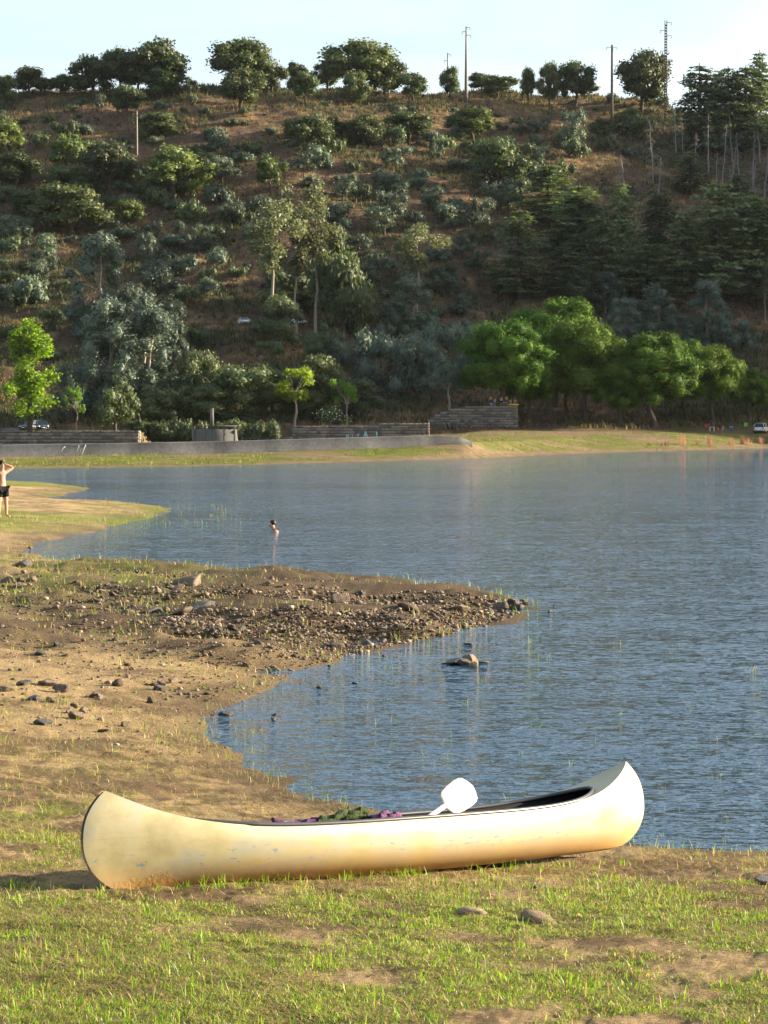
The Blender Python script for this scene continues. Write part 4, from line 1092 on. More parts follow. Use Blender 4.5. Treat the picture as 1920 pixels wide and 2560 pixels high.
# eucalyptus
plant('euc', 588, 735, 438, 125, 'leaning pale stemmed eucalyptus with sunlit crown, leftmost', 'eucalyptus group above the road', label='leaning eucalyptus at the left of the tall group')
plant('euc', 640, 735, 462, 95, '', 'eucalyptus group above the road', label='slim eucalyptus in the middle of the tall group')
plant('euc', 682, 735, 403, 115, '', 'eucalyptus group above the road', label='tallest eucalyptus at the right of the group')
plant('euc', 902, 690, 488, 112, '', None, label='lone eucalyptus with sunlit crown on the middle slope')
plant('euc', 1652, 700, 560, 60, '', None, label='sunlit eucalyptus cut by the right edge')
for a in [(640, 698, 560, 190), (742, 735, 505, 135), (605, 760, 640, 110), (705, 790, 700, 80), (770, 730, 620, 90), (530, 905, 790, 130), (450, 915, 830, 110), (590, 900, 800, 110), (660, 905, 830, 110), (430, 900, 760, 90),
          (780, 905, 820, 100), (690, 905, 770, 120)]:
    plant('dark', *a, 'dark leafy tree', 'dark trees at the foot of the hill')
for a in [(248, 935, 818, 96), (345, 930, 840, 100), (400, 930, 850, 90)]: plant('dark', *a, 'low dark green tree behind the left wall', 'dark trees at the foot of the hill')
plant('olive', 150, 915, 780, 84, '', None, label='olive grey tree between the poplar and the silver trees')
plant('sapling', 165, 930, 836, 44, '', None, label='small green tree with pale trunk on the left wall')
plant('poplar', 64, 932, 697, 92, '', None, label='bright yellow green poplar in full sun by the parked cars')
plant('plane', 636, 918, 796, 92, '', None, label='bright yellow green plane tree in the sun')
plant('sapling', 748, 918, 820, 72, '', None, label='green young tree with pale leaning trunk beside the white oleander')
for a in [(488, 930, 850, 56), (440, 930, 870, 60), (535, 930, 880, 56)]: plant('cedar', *a, 'dark pointed conifer behind the concrete block', None)
# umbrella pines
for a in [(1088, 905, 695, 165), (1198, 880, 650, 205), (1265, 915, 692, 160), (1410, 922, 725, 172), (1540, 915, 750, 118), (1618, 905, 798, 80), (1140, 910, 772, 105), (1338, 920, 775, 125), (1480, 905, 740, 110), (1655, 900, 815, 60), (1225, 905, 740, 110)]:
    plant('pine', *a, 'dense bright green umbrella pine', G5)
# conifers on the right
for a in [(1185, 485, 360, 122), (1122, 645, 458, 116), (1250, 565, 405, 140), (1345, 605, 400, 82), (1552, 650, 400, 158), (1222, 645, 535, 120), (1400, 660, 530, 140), (1640, 660, 430, 130), (1480, 640, 470, 120),
          (1640, 325, 118, 86), (1545, 330, 170, 90), (1300, 640, 470, 110), (1590, 560, 380, 100), (1490, 420, 330, 70)]:
    plant('cedar', *a, 'dark layered cedar', G6)
for a in [(500, 946, 905, 70), (550, 946, 908, 60), (590, 945, 905, 70), (395, 948, 905, 70), (330, 946, 905, 70), (440, 948, 908, 56), (365, 946, 900, 60), (300, 946, 905, 60)]:
    plant('bush', *a, 'dark bush behind the dam', 'dark bushes behind the dam', 331.0)
for a in [(1510, 320, 146, 100), (1572, 315, 152, 116), (1610, 330, 150, 96), (1250, 570, 425, 110), (1600, 620, 420, 110)]:
    plant('rcedar', *a, 'drooping round headed cedar', G6)
plant('rcedar', 1425, 570, 412, 100, '', G6, label='round headed drooping cedar catching the sun')
for a in [(1460, 330, 218, 30), (1412, 398, 262, 36), (1476, 330, 240, 30), (1510, 300, 183, 36), (1583, 350, 238, 34), (1642, 350, 212, 36), (1530, 370, 248, 34), (1625, 390, 288, 34), (1560, 400, 270, 40), (1600, 410, 290, 40), (1575, 430, 320, 44),
          (1545, 440, 330, 44), (1650, 430, 300, 40), (1355, 425, 335, 60), (1420, 430, 345, 36), (1385, 215, 178, 20), (1620, 450, 340, 44), (1500, 400, 290, 36), (1636, 470, 360, 40), (1590, 470, 360, 44)]:
    plant('dead', *a, 'bare grey dead conifer', 'dead conifers')
# many smaller bushes on the slope, thinner where the hill is open
rb = np.random.default_rng(55)
cnt = 0
spots = []
while cnt < 270:
    x, y = rb.uniform(-10, 1665), rb.uniform(215, 860)
    if x > 1080 and y > 560 or (x > 1250 and y > 340): continue
    if y > 700 and 120 < x < 420: continue
    if y > 780: continue
    if 640 < y < 775 and (430 < x < 580 or 615 < x < 700): continue
    if rb.random() > 0.35 + 0.65 * vnoise(np.array([x / 130]), np.array([y / 90]), 5)[0]: continue
    if any((x - a) ** 2 + (y - b) ** 2 * 2 < 22 ** 2 for a, b in spots): continue
    spots.append((x, y)); cnt += 1
    w = rb.uniform(20, 50) * (0.75 + 0.5 * (y > 300)); g = rb.random() < 0.5
    sz = 'small ' if w < 28 else 'broad ' if w > 46 else ''
    plant('greybush' if g else 'bush', x, y, y - w * rb.uniform(.5, .85), w, sz + ('grey green olive bush' if g else 'dark green scrub bush'), 'bushes over the hillside')

# oleander with white flowers
p = hit(716 * K, 916 * K, 200); m = p.y / F
e = empty('oleander', p); tag(e, 'rounded oleander bush covered in white flowers behind the wall', 'shrub')
bl = [(rv.normal() * 1.1, rv.normal() * .8, rv.uniform(.5, 1.9), .8, .8, .65) for _ in range(12)]
obj('foliage', crown_mesh('foliage', bl, 1300, .26, M['green']), e, (0, 0, 0), scale=(1.1, 1.1, 1.05))
obj('blossom', crown_mesh('blossom', [(a, b, c, d * 1.12, d * 1.12, d * 1.12) for a, b, c, d, _, _ in bl], 230, .20, M['blossom'], .9, .5, 0, .9), e, (0, 0, 0), scale=(1.1, 1.1, 1.05))

# dry grass and low scrub covering the slope
def tufts(name, n, dens, cols, h0, h1, label, cat, seed, k=5, box=(0, 1920, 180, 1080)):
    r = np.random.default_rng(seed)
    Y = r.uniform(box[2], box[3], n); X = r.uniform(-.175, .175, n) * Y
    q = Y - hill_foot(X); kk = r.random(n) < dens(X, Y, q); X, Y = X[kk], Y[kk]; n = len(X)
    Z = far_z(X, Y); P = np.stack([X, Y, Z], 1)
    P = np.repeat(P, k, 0) + r.normal(size=(n * k, 3)) * [.35, .35, 0]
    hgt = r.uniform(h0, h1, n * k); a = r.uniform(0, 6.28, n * k); wd = hgt * r.uniform(.25, .5, n * k)
    d = np.stack([np.cos(a), np.sin(a), np.zeros(n * k)], 1); ln = r.normal(size=(n * k, 3)) * .35 * hgt[:, None]; ln[:, 2] = 0
    V = np.stack([P - d * wd[:, None] * .5 - [0, 0, .1], P + d * wd[:, None] * .5 - [0, 0, .1], P + ln + [0, 0, 1] * hgt[:, None]], 1).reshape(-1, 3)
    C = cols[r.integers(0, len(cols), n)]; C = np.repeat(C * r.uniform(.6, 1.3, (n, 1)), k * 3, 0)
    o = obj(name, mesh(name, V, None, np.arange(len(V)).reshape(-1, 3), (M['tuft'],), col=C)); o['kind'] = 'stuff'
    tag(o, label, cat); return o
tufts('dry_grass', 66000, lambda x, y, q: (q > 2) * (q < 330) * (0.25 + 0.75 * sstep(.42, .6, fbm(x * .16, y * .2, 171, 4))), np.array([[.17, .12, .06], [.21, .155, .07], [.11, .07, .045], [.13, .10, .045]]), .25, .8, 'dry straw coloured grass over the whole hillside', 'grass', 91, 5, (0, 0, 348, 690))
tufts('low_scrub', 32000, lambda x, y, q: (q > 4) * (q < 320) * (0.1 + 0.9 * sstep(.46, .60, fbm(x * .06, y * .06, 151, 5))), np.array([[.055, .07, .03], [.075, .085, .035], [.05, .055, .03], [.10, .11, .05]]), .4, 1.3, 'low dark scrub growing in patches on the hillside', 'scrub', 92, 6, (0, 0, 348, 690))
tufts('bank_grass', 9000, lambda x, y, q: (y - far_shore(x) > 6) * (q < -4) * sstep(.42, .54, fbm(x * .16, y * .2, 171, 4)), np.array([[.16, .20, .03], [.20, .22, .04], [.13, .18, .03], [.26, .22, .08]]), .10, .28, 'bright green grass on the far bank of the lake', 'grass', 93, 5, (0, 0, 165, 372))

# ------------------------------------------------------------------ walls of the far bank
rw = np.random.default_rng(404)
def block_mesh(seed):
    r = np.random.default_rng(seed); c = 0.06
    V = []
    for z, k in ((-.5, 1), (.5, 1)):
        pass
    # a block with its outer face chamfered: back ring, front ring, inset face
    b = [(-.5, .5, -.5), (.5, .5, -.5), (.5, .5, .5), (-.5, .5, .5)]
    f = [(-.5, -.38, -.5), (.5, -.38, -.5), (.5, -.38, .5), (-.5, -.38, .5)]
    i = [(-.5 + c, -.5, -.5 + c), (.5 - c, -.5, -.5 + c), (.5 - c, -.5, .5 - c), (-.5 + c, -.5, .5 - c)]
    V = np.array(b + f + i) + r.normal(size=(12, 3)) * [.012, .03, .02]
    Q = [[0, 1, 2, 3]]
    for o in (0, 4):
        for k in range(4): Q.append([o + k, o + 4 + k, o + 4 + (k + 1) % 4, o + (k + 1) % 4])
    Q.append([11, 10, 9, 8])
    return mesh('stone', V, Q, None, (M['stoneblock'],))
BLOCKS = [block_mesh(i) for i in range(8)]
def stone_wall(name, label, A, B, base, tops, thick, course, blen):
    """A, B ends in plan; tops: list of (fraction, z) along the crest; real blocks on a recessed core"""
    A, B = Vector(A), Vector(B); d = (B - A); L = d.length; d /= L; n = Vector((d.y, -d.x)); rz = math.atan2(d.y, d.x)
    e = empty(name, (A.x, A.y, base), rz); tag(e, label, 'wall')
    fr, tz = [t[0] for t in tops], [t[1] for t in tops]
    core = MB(); xs = np.linspace(0, L, 25)
    T = np.interp(xs / L, fr, tz) - base - 0.06
    for y0 in (0.1, thick):
        G = np.stack([np.stack([xs, np.full(25, y0), np.full(25, -0.6)], 1), np.stack([xs, np.full(25, y0), T], 1)], 0)
        core.grid(G, flip=(y0 > 0.2))
    core.grid(np.stack([np.stack([xs, np.full(25, .1), T], 1), np.stack([xs, np.full(25, thick), T], 1)], 0))
    for x in (0, L):
        t = float(np.interp(x / L, fr, tz)) - base - .06
        core.add([(x, .1, -.6), (x, thick, -.6), (x, thick, t), (x, .1, t)], [[0, 1, 2, 3]])
    core.build('core', M['mortar'], e)
    z = -0.2
    while True:
        hgt = course * rw.uniform(.85, 1.15)
        x = -rw.uniform(0, .3) * blen; any_ = False
        while x < L:
            w = blen * rw.uniform(.6, 1.45); x0, x1 = max(x, 0), min(x + w, L); x += w
            if x1 - x0 < .15: continue
            top = float(np.interp((x0 + x1) / 2 / L, fr, tz)) - base
            if z + hgt > top + .12: continue
            any_ = True
            me = BLOCKS[int(rw.integers(8))]
            o = obj('stone', me, e, ((x0 + x1) / 2, 0.12 + rw.normal() * .02, z + hgt / 2), None, (x1 - x0 - .035, .42, hgt - .035))
        z += hgt
        if not any_ or z > 9: break
    # end blocks seen from the side
    for x, s in ((0, -1), (L, 1)):
        t = float(np.interp(x / L, fr, tz)) - base; zz = -.2
        while zz + course < t + .1:
            yy = .35
            while yy < thick - .2:
                o = obj('stone', BLOCKS[int(rw.integers(8))], e, (x + s * (-.06), yy + .3, zz + course / 2), (0, 0, R(90) * s), (.57, .3, course - .04)); yy += .62
            zz += course
    return e
def zt(px, py, D_): return at(px, py, D_).z
def xp(px, D_): return at(px, 1070, D_).x
tall_wall = stone_wall('tall_retaining_wall', 'tall dark stone retaining wall with people standing on top', (xp(1070, 364.5), 364.5), (xp(1294, 364.5), 364.5), 1.6, [(0, zt(1070, 1048, 364)), (.28, zt(1130, 1020, 364)), (.4, zt(1150, 1017, 364)), (1, zt(1294, 1015, 364))], 3.2, .42, .9)
mid_wall = stone_wall('low_stone_wall', 'low stone wall with pale blue painted marks in the middle of the bank', (xp(731, 350), 350.0), (xp(1073, 352), 352.0), 1.2, [(0, zt(731, 1065, 350)), (1, zt(1072, 1057, 352))], 2.4, .40, .8)
left_wall = stone_wall('yard_wall', 'low weathered stone wall in front of the parked cars', (xp(-60, 325), 325.0), (xp(347, 325), 325.0), .7, [(0, zt(0, 1070, 325)), (.18, zt(0, 1071, 325)), (.3, zt(60, 1079, 325)), (1, zt(347, 1075, 325))], 2.4, .40, .8)
# marks painted on the low wall: N i f A I
M['bluepaint'] = plain('pale_blue_paint', (0.23, 0.50, 0.52), 0.8, 0.2, var=0.15)
def strokes(name, parent, segs, w, mat, y=-0.16):
    m = MB()
    for (a, b, c, d_) in segs:
        L = math.hypot(c - a, d_ - b); an = math.atan2(d_ - b, c - a)
        Mx = Matrix.Rotation(-an, 3, 'Y')
        m.box(((a + c) / 2, y, (b + d_) / 2), (L + w * .6, .02, w), Mx)
    return m.build(name, mat, parent)
ppm = F / 351.0
def lx(px): return (px - 731) / ppm
zb = zt(900, 1094, 351) - 1.2
for px, segs in ((866, [(0, 0, 0, .42), (0, .42, .28, 0), (.28, 0, .28, .42)]), (880, [(.05, 0, .05, .22), (.05, .36, .05, .40)]), (893, [(.1, 0, .1, .5), (.1, .5, .3, .55), (-.05, .3, .25, .3)]),
                 (909, [(0, 0, .27, .85), (.27, .85, .55, 0), (.12, .28, .42, .28)]), (940, [(.1, .02, .1, .82)])):
    w = .22 if px in (909, 940) else .13
    strokes('painted_letter', mid_wall, [(a + lx(px), b + zb, c + lx(px), d_ + zb) for a, b, c, d_ in segs], w, M['bluepaint'])
# concrete dam face running along the bank
DAM = [(-400, 1116, 229.5, .10), (0, 1112, 231.5, .15), (280, 1108, 233.5, .3), (560, 1103, 236, .5), (800, 1096, 238, .8), (1000, 1090, 240, 1.05), (1090, 1088, 241.1, 1.4), (1150, 1092, 241.8, 1.6), (1175, 1102, 242.2, 1.5)]
dm = MB(); rows = []
dam_pts = []
for px, py, D_, zb_ in DAM: dam_pts.append((xp(px, D_), D_, zt(px, py, D_), zb_))
dp = np.array(dam_pts); tt = np.linspace(0, len(dp) - 1, 60); dp = np.stack([np.interp(tt, np.arange(len(dp)), dp[:, i]) for i in range(4)], 1)
tang = np.gradient(dp[:, :2], axis=0); tang /= np.linalg.norm(tang, axis=1)[:, None]; nrm = np.stack([tang[:, 1], -tang[:, 0]], 1)
prof = lambda zt_, zb_: [(0.55, zb_ - .5), (0.50, zb_ + .02), (0.34, zb_ + .02), (0.10, zt_ - .10), (0.05, zt_ - .02), (0.0, zt_), (-.45, zt_ + .01), (-.5, zt_ - .05), (-.5, zb_ - .4)]
G = np.array([[[dp[i, 0] + nrm[i, 0] * o, dp[i, 1] + nrm[i, 1] * o, z] for o, z in prof(dp[i, 2], dp[i, 3])] for i in range(60)])
dm.grid(G); M['dam'] = None
t = NT('dam_concrete'); p = t.pos()
c = t.ramp(t.noise(1.0, 5, t.mapv(p, (.30, .30, .05)), .6), [(.35, (.085, .080, .074)), (.5, (.14, .131, .12)), (.68, (.19, .178, .163))])
c = t.mix(1.0, c, t.ramp(t.noise(3, 5, p), [(.3, (.8, .8, .8)), (.7, (1.15, 1.15, 1.15))]), 'MULTIPLY')
M['dam'] = t.done(t.bsdf(c, .92, .15, t.bump(t.noise(6, 4, p), .4, .05)))
dam = dm.build('dam_wall', M['dam'], smooth=True); tag(dam, 'long low grey concrete dam wall along the green bank', 'wall')
M['chalk'] = plain('faded_white_paint', (.42, .42, .40), .9, .1, var=.2)
def dam_at(px, f):
    """point on the dam face, f from foot to crest"""
    xs_ = np.array([project((a, b, c_))[0] for a, b, c_, _ in dp]); i = float(np.interp(px, xs_, np.arange(60)))
    q = np.array([np.interp(i, np.arange(60), dp[:, k]) for k in range(4)]); nn = np.array([np.interp(i, np.arange(60), nrm[:, k]) for k in range(2)])
    z = q[3] + .02 + (q[2] - .1 - q[3] - .02) * f; o = .34 + (.10 - .34) * f + .012
    return (q[0] + nn[0] * o, q[1] + nn[1] * o, z)
for seg in ([(203, .0), (208, .5), (214, 1.0)], [(187, .0), (193, .5), (197, .95)], [(197, .95), (200, .5), (203, .05)], [(163, .85), (157, .7), (153, .4), (156, .15), (166, .05)]):
    m_ = MB(); m_.tube([dam_at(*s) for s in seg], .035, 5); m_.build('painted_stroke', M['chalk'], dam)
# concrete block with a post
cb = empty('concrete_intake', (xp(537, 300), 300.0, 0)); tag(cb, 'grey concrete block with a tall square post standing on the dam', 'block')
def zz_(py): return zt(537, py, 300)
m_ = MB(); w_ = 110 / (F / 300.) / 2
z0, z1 = .6, zz_(1064)
m_.add([(-w_ - .05, -1.2, z0), (w_ + .15, -1.2, z0), (w_ + .15, 1.2, z0), (-w_ - .05, 1.2, z0), (-w_, -1.0, z1 - .45), (w_ - .1, -1.0, z1 - .45), (w_ - .1, 1.0, z1 - .45), (-w_, 1.0, z1 - .45)],
       [[0, 1, 5, 4], [1, 2, 6, 5], [2, 3, 7, 6], [3, 0, 4, 7], [4, 5, 6, 7]]); m_.build('body', M['concrete'], cb)
m_ = MB(); m_.box((-.05, 0, z1 - .04), (2 * w_ + .1, 2.2, .12)); m_.build('cap_slab', M['concrete'], cb)
for k in np.linspace(-w_ + .10, w_ - .20, 5):
    m_ = MB(); m_.box((k, -1.1, (z0 + z1) / 2 - .25), (.22, .22, z1 - z0 - .45)); m_.build('buttress', M['concrete'], cb)
for k in np.linspace(-w_ + .15, w_ - .25, 6):
    m_ = MB(); m_.box((k, -.9, z1 - .27), (.24, .2, .34)); m_.build('pillar', M['concrete'], cb)
m_ = MB(); xq = (530 - 537) / (F / 300.); m_.box((xq, -.3, (z1 + zz_(1021)) / 2 + .01), (.46, .46, zz_(1021) - z1 - .02)); m_.box((xq, -.3, zz_(1021) + .02), (.5, .5, .05)); m_.build('post', M['concrete'], cb)
# railing between the walls
rl = empty('railing', (0, 0, 0)); tag(rl, 'dark metal railing behind the dam between block and wall', 'railing')
M['darkmetal'] = plain('dark_metal', (.05, .055, .06), .6, .4, .3)
for px in (606, 626, 646, 668, 690, 712, 728):
    q = at(px, 1100, 322); m_ = MB(); m_.box((q.x, 322, hz(q.x, 322) + .45), (.09, .09, 1.1)); m_.build('rail_post', M['darkmetal'], rl)
for h_ in (.45, .92):
    m_ = MB(); m_.tube([(xp(px, 322), 322, hz(xp(px, 322), 322) + h_) for px in (600, 640, 690, 732)], .045, 6); m_.build('rail', M['darkmetal'], rl)

# ------------------------------------------------------------------ road on the slope
def strip(name, pts, w, mat, lift=.05):
    P = np.array(pts, float); tg = np.gradient(P, axis=0); tg /= np.linalg.norm(tg, axis=1)[:, None]; nn = np.stack([-tg[:, 1], tg[:, 0]], 1)
    G = []
    for k in np.linspace(-.5, .5, 5):
        q = P + nn * w * k; G.append(np.column_stack([q, np.maximum(height(q[:, 0], q[:, 1]), height(P[:, 0], P[:, 1]) - .3) + lift]))
    m_ = MB(); m_.grid(np.stack(G, 1)); return structure(m_.build(name, mat))
xr = np.linspace(-110, 110, 70)
strip('road', [(x, float(hill_foot(x)) + 105.5) for x in xr], 6.0, M['asphalt'], .12)
yx = np.linspace(0, 1, 30)
strip('ramp', [(-62 + 14 * a, 330 + 34 * a) for a in yx], 5.0, M['asphalt'], .10)

# ------------------------------------------------------------------ utility poles
def utility_pole(label, cx, base, top, arms, r0, r1, mat, square=True, D_=None, lattice=False):
    p = hit(cx * K, base * K, 200) if D_ is None else None
    if p is None: p = at(cx * K, base * K, D_ or 640.0); p.z = hz(p.x, p.y)
    H = at(cx * K, top * K, p.y).z - p.z
    e = empty('utility_pole', p, rw.uniform(-.15, .15)); tag(e, label, 'pole')
    m_ = MB()
    if lattice:
        for sx in (-1, 1):
            for sy in (-1, 1): m_.tube([(sx * r0, sy * r0, -.5), (sx * r1, sy * r1, H)], .07, 4)
        for k in range(int(H / .7)):
            z = k * .7; r_ = r0 + (r1 - r0) * z / H; rn = r0 + (r1 - r0) * (z + .7) / H
            for s in (-1, 1):
                m_.box((0, s * r_, z), (2 * r_, .05, .34)); m_.box((s * r_, 0, z), (.05, 2 * r_, .34))
    else: m_.tube([(0, 0, -.6), (0, 0, H * .5), (0, 0, H)], [r0, (r0 + r1) / 2, r1], 4 if square else 10)
    m_.build('shaft', mat, e)
    for f, dx in arms:
        a = MB(); z = H * f; a.box((dx / 2, 0, z), (abs(dx), .10, .12)); arm = a.build('cross_arm', M['darkmetal'], e)
        i_ = MB(); i_.lathe([(.02, z - .75), (.09, z - .65), (.05, z - .55), (.09, z - .45), (.05, z - .35), (.09, z - .25), (.03, z - .1), (.02, z)], 8, (dx * .96, 0, 0)); i_.build('insulator', M['darkmetal'], arm)
    return e
M['polecon'] = plain('pole_concrete', (.20, .175, .15), .9, .2, var=.25, scale=1)
M['polewood'] = plain('pole_wood', (.13, .095, .07), .9, .2, var=.3, scale=1)
utility_pole('tall tapered concrete pole with three short arms above the ridge', 1007, 222, 57, [(.985, 1.0), (.93, -1.1), (.885, 1.2)], .52, .18, M['polecon'])
utility_pole('small distant concrete pole among the ridge bushes', 967, 178, 114, [(.97, .9), (.82, -1.0), (.62, .9)], .26, .15, M['polecon'], D_=650)
utility_pole('wooden pole with a single cross arm on the bare ridge', 1322, 176, 97, [(.97, 1.3), (.97, -1.4)], .40, .28, M['polewood'], False, D_=612)
utility_pole('lattice pole with four staggered arms behind the oak', 1438, 168, 44, [(.98, 1.5), (.90, -1.5), (.85, 1.5), (.70, -1.4), (.70, .9)], .36, .24, M['polewood'], D_=612, lattice=True)
utility_pole('pale concrete pole in front of the oaks on the left slope', 296, 360, 240, [(.98, -.9), (.92, .9), (.84, -.9)], .26, .15, M['polecon'])
for px, pb, ph in ((240, 400, 42), (345, 405, 46), (405, 385, 34), (465, 385, 34)):
    x_, y_ = 560 + px / 2.592, 750 + pb / 2.592; q = hit(x_, y_, 200); hh = ph / 2.592 * q.y / F
    m_ = MB(); m_.tube([(0, 0, -.2), (rw.normal() * .04, 0, hh)], [.12, .09], 6)
    tag(m_.build('fence_post', M['palebark'], loc=q), unique('weathered wooden fence post on the bank', x_ / K, y_ / K), 'post', 'fence posts below the road')

# ------------------------------------------------------------------ cars
def car(label, loc, rz, col, L=4.1, W=1.72, H=1.48, hatch=True):
    e = empty('parked_car', loc, rz); tag(e, label, 'car')
    body = plain('car_paint', col, .25, .6, .1, var=.04)
    a = L / 2
    low = [(-a, .42, .62), (-a + .08, .30, .80), (-a + .5, .24, .86), (-.3 * a, .22, .90), (.35 * a, .22, .88), (a - .75, .24, .84), (a - .2, .28, .74), (a, .40, .62)]
    m_ = MB(); G = []
    for x, z0, z1 in low:
        w = W / 2 * (1 - .16 * (abs(x) / a) ** 6)
        G.append([(x, -w * .92, z0), (x, -w, z0 + .12), (x, -w, z1 - .12), (x, -w * .93, z1), (x, 0, z1 + .03), (x, w * .93, z1), (x, w, z1 - .12), (x, w, z0 + .12), (x, w * .92, z0), (x, 0, z0 - .02), (x, -w * .92, z0)])
    G = np.array(G); m_.grid(G)
    for i in (0, -1):
        r_ = G[i][:-1]; c_ = r_.mean(0); n_ = len(r_); m_.add(np.vstack([r_, c_]), None, [[k, (k + 1) % n_, n_] if i else [(k + 1) % n_, k, n_] for k in range(n_)])
    back = -a + .15 if hatch else -a + .75
    rf = [(back, .80), (back + .35, H - .06), (-.05 * a, H), (.18 * a, H - .03), (.52 * a, .86)]
    w0, w1 = W / 2 * .92, W / 2 * .70
    R_ = []
    for x, z in rf:
        k = (z - .8) / (H - .8); w = w0 + (w1 - w0) * max(0, k); R_.append([(x, -w0 if k < .15 else -w - .01, .8 if k < .15 else z - .05), (x, -w + .04, z), (x, w - .04, z), (x, w0 if k < .15 else w + .01, .8 if k < .15 else z - .05)])
    rr_ = np.array(R_)[1:4]; m_.grid(rr_)
    # pillars from the roof down to the body
    for s in (-1, 1):
        for (x0, x1) in ((back + .35, back), (-.05 * a, -.05 * a), (.18 * a, .52 * a)):
            m_.tube([(x0, s * (w1 + .005), H - .07), ((x0 + x1) / 2, s * (w0 + w1) / 2, (H + .8) / 2), (x1, s * w0, .84)], .035, 5)
    m_.build('body', body, e, smooth=True)
    def pane(nm, V):
        q = MB(); q.add(V, [[0, 1, 2, 3]]); return q.build(nm, M['glass'], e)
    pane('windscreen', [(.52 * a, -w0 + .05, .86), (.52 * a, w0 - .05, .86), (.18 * a, w1 - .03, H - .06), (.18 * a, -w1 + .03, H - .06)])
    pane('rear_window', [(back, w0 - .05, .84), (back, -w0 + .05, .84), (back + .35, -w1 + .03, H - .08), (back + .35, w1 - .03, H - .08)])
    for s in (-1, 1):
        for (x0, x1, x2, x3) in ((-.05 * a + .04, .48 * a, .17 * a, -.05 * a + .04), (back + .08, -.05 * a - .04, -.05 * a - .04, back + .36)):
            pane('side_window', [(x0, s * (w0 - .01), .86), (x1, s * (w0 - .01), .86), (x2, s * (w1 + .0), H - .08), (x3, s * (w1 + .0), H - .08)])
        for x in (a - .80, -a + .78):
            wh = MB(); wh.lathe([(.18, -.10), (.29, -.10), (.315, -.07), (.315, .07), (.29, .10), (.18, .10)], 18); y_ = MB()
            tyre = wh.build('wheel', M['rubber'], e, smooth=True); tyre.location = (x, s * (W / 2 - .10), .315); tyre.rotation_euler = (R(90), 0, 0)
            rm = MB(); rm.lathe([(.0, -.085), (.06, -.09), (.18, -.075), (.19, .075), (.06, .09), (0, .085)], 12); rm.build('rim', M['steel'], tyre, smooth=True)
        hl = MB(); hl.box((a - .12, s * W * .36, .66), (.22, .34, .15)); hl.build('headlight', M['steel'], e)
        tl = MB(); tl.box((-a + .07, s * W * .41, .74), (.14, .20, .26)); tl.build('tail_light', plain('red_lens', (.35, .03, .02), .3), e)
        mr = MB(); mr.box((.42 * a, s * (W / 2 + .09), .93), (.10, .18, .13)); mr.build('mirror', body, e)
    for x, nm in ((a + .005, 'front_plate'), (-a - .005, 'rear_plate')):
        q = MB(); q.box((x, 0, .48), (.02, .50, .11)); q.build(nm, M['white'], e)
    gr = MB(); gr.box((a - .01, 0, .40), (.06, 1.1, .12)); gr.build('grille', M['black'], e)
    return e
q = at(105, 1075, 333); car('dark blue hatchback parked facing the lake beside the poplar', (q.x, 333, hz(q.x, 333) + .02), R(-78), (.035, .055, .085))
q = at(80, 1070, 339); car('dark estate car partly hidden behind the poplar trunk', (q.x, 339, hz(q.x, 339) + .02), R(-115), (.02, .02, .022), 4.5, 1.75, 1.6)
q = at(609, 815, 458); yr = float(hill_foot(q.x)) + 105.0; car('white saloon parked on the road above the left bank', (q.x * yr / 458, yr, hz(q.x * yr / 458, yr) + .14), R(-75), (.72, .74, .76), 4.3, 1.75, 1.42, False)
q = at(738, 815, 458); yr = float(hill_foot(q.x)) + 105.0; car('white car on the road half hidden by the eucalyptus trees', (q.x * yr / 458, yr, hz(q.x * yr / 458, yr) + .14), R(-12), (.74, .76, .78), 4.4, 1.8, 1.7)
q = hit(1903, 1082, 250); car('white hatchback at the right shore seen from behind', (q.x, q.y, q.z + .02), R(70), (.62, .64, .66), 4.2, 1.72, 1.5)

# ------------------------------------------------------------------ people
def skin_mesh(name, J, E_, rad, mat, sub=1):
    me = bpy.data.meshes.new(name); keys = list(J); ix = {k: i for i, k in enumerate(keys)}
    me.from_pydata([J[k] for k in keys], [(ix[a], ix[b]) for a, b in E_], [])
    o = bpy.data.objects.new(name, me); COL.objects.link(o)
    s = o.modifiers.new('skin', 'SKIN'); s.use_smooth_shade = True; s.branch_smoothing = .6
    sv = me.skin_vertices[0].data if me.skin_vertices else None
    if sv is None:
        bpy.context.view_layer.update(); sv = me.skin_vertices[0].data if me.skin_vertices else None
    if sv is None:
        bpy.context.view_layer.objects.active = o; o.select_set(True); bpy.ops.mesh.customdata_skin_add(); sv = me.skin_vertices[0].data
    for k in keys:
        r_ = rad[k]; sv[ix[k]].radius = r_ if isinstance(r_, tuple) else (r_, r_)
    sv[0].use_root = True
    ss = o.modifiers.new('sub', 'SUBSURF'); ss.levels = sub; ss.render_levels = sub
    dg = bpy.context.evaluated_depsgraph_get(); dg.update()
    out = bpy.data.meshes.new_from_object(o.evaluated_get(dg)); out.name = name
    bpy.data.objects.remove(o); bpy.data.meshes.remove(me)
    out.materials.clear(); out.materials.append(mat)
    return out
BASE = dict(pelvis=(0, 0, .53), spine=(0, .004, .62), chest=(0, .004, .735), neck=(0, .0, .825), skull=(0, -.008, .895), crown=(0, -.006, .955), nose=(0, -.062, .905))
def limbs_default():
    J = dict(BASE)
    for s, n in ((-1, 'l'), (1, 'r')):
        J.update({n + 'sh': (s * .098, 0, .795), n + 'el': (s * .125, .01, .635), n + 'wr': (s * .135, -.025, .49), n + 'ha': (s * .135, -.035, .455), n + 'f1': (s * .130, -.050, .415), n + 'f2': (s * .140, -.040, .408), n + 'f3': (s * .147, -.026, .415), n + 'th': (s * .118, -.058, .445),
                  n + 'hi': (s * .052, 0, .50), n + 'kn': (s * .058, -.008, .285), n + 'an': (s * .058, .01, .045), n + 'to': (s * .064, -.085, .015)})
    return J
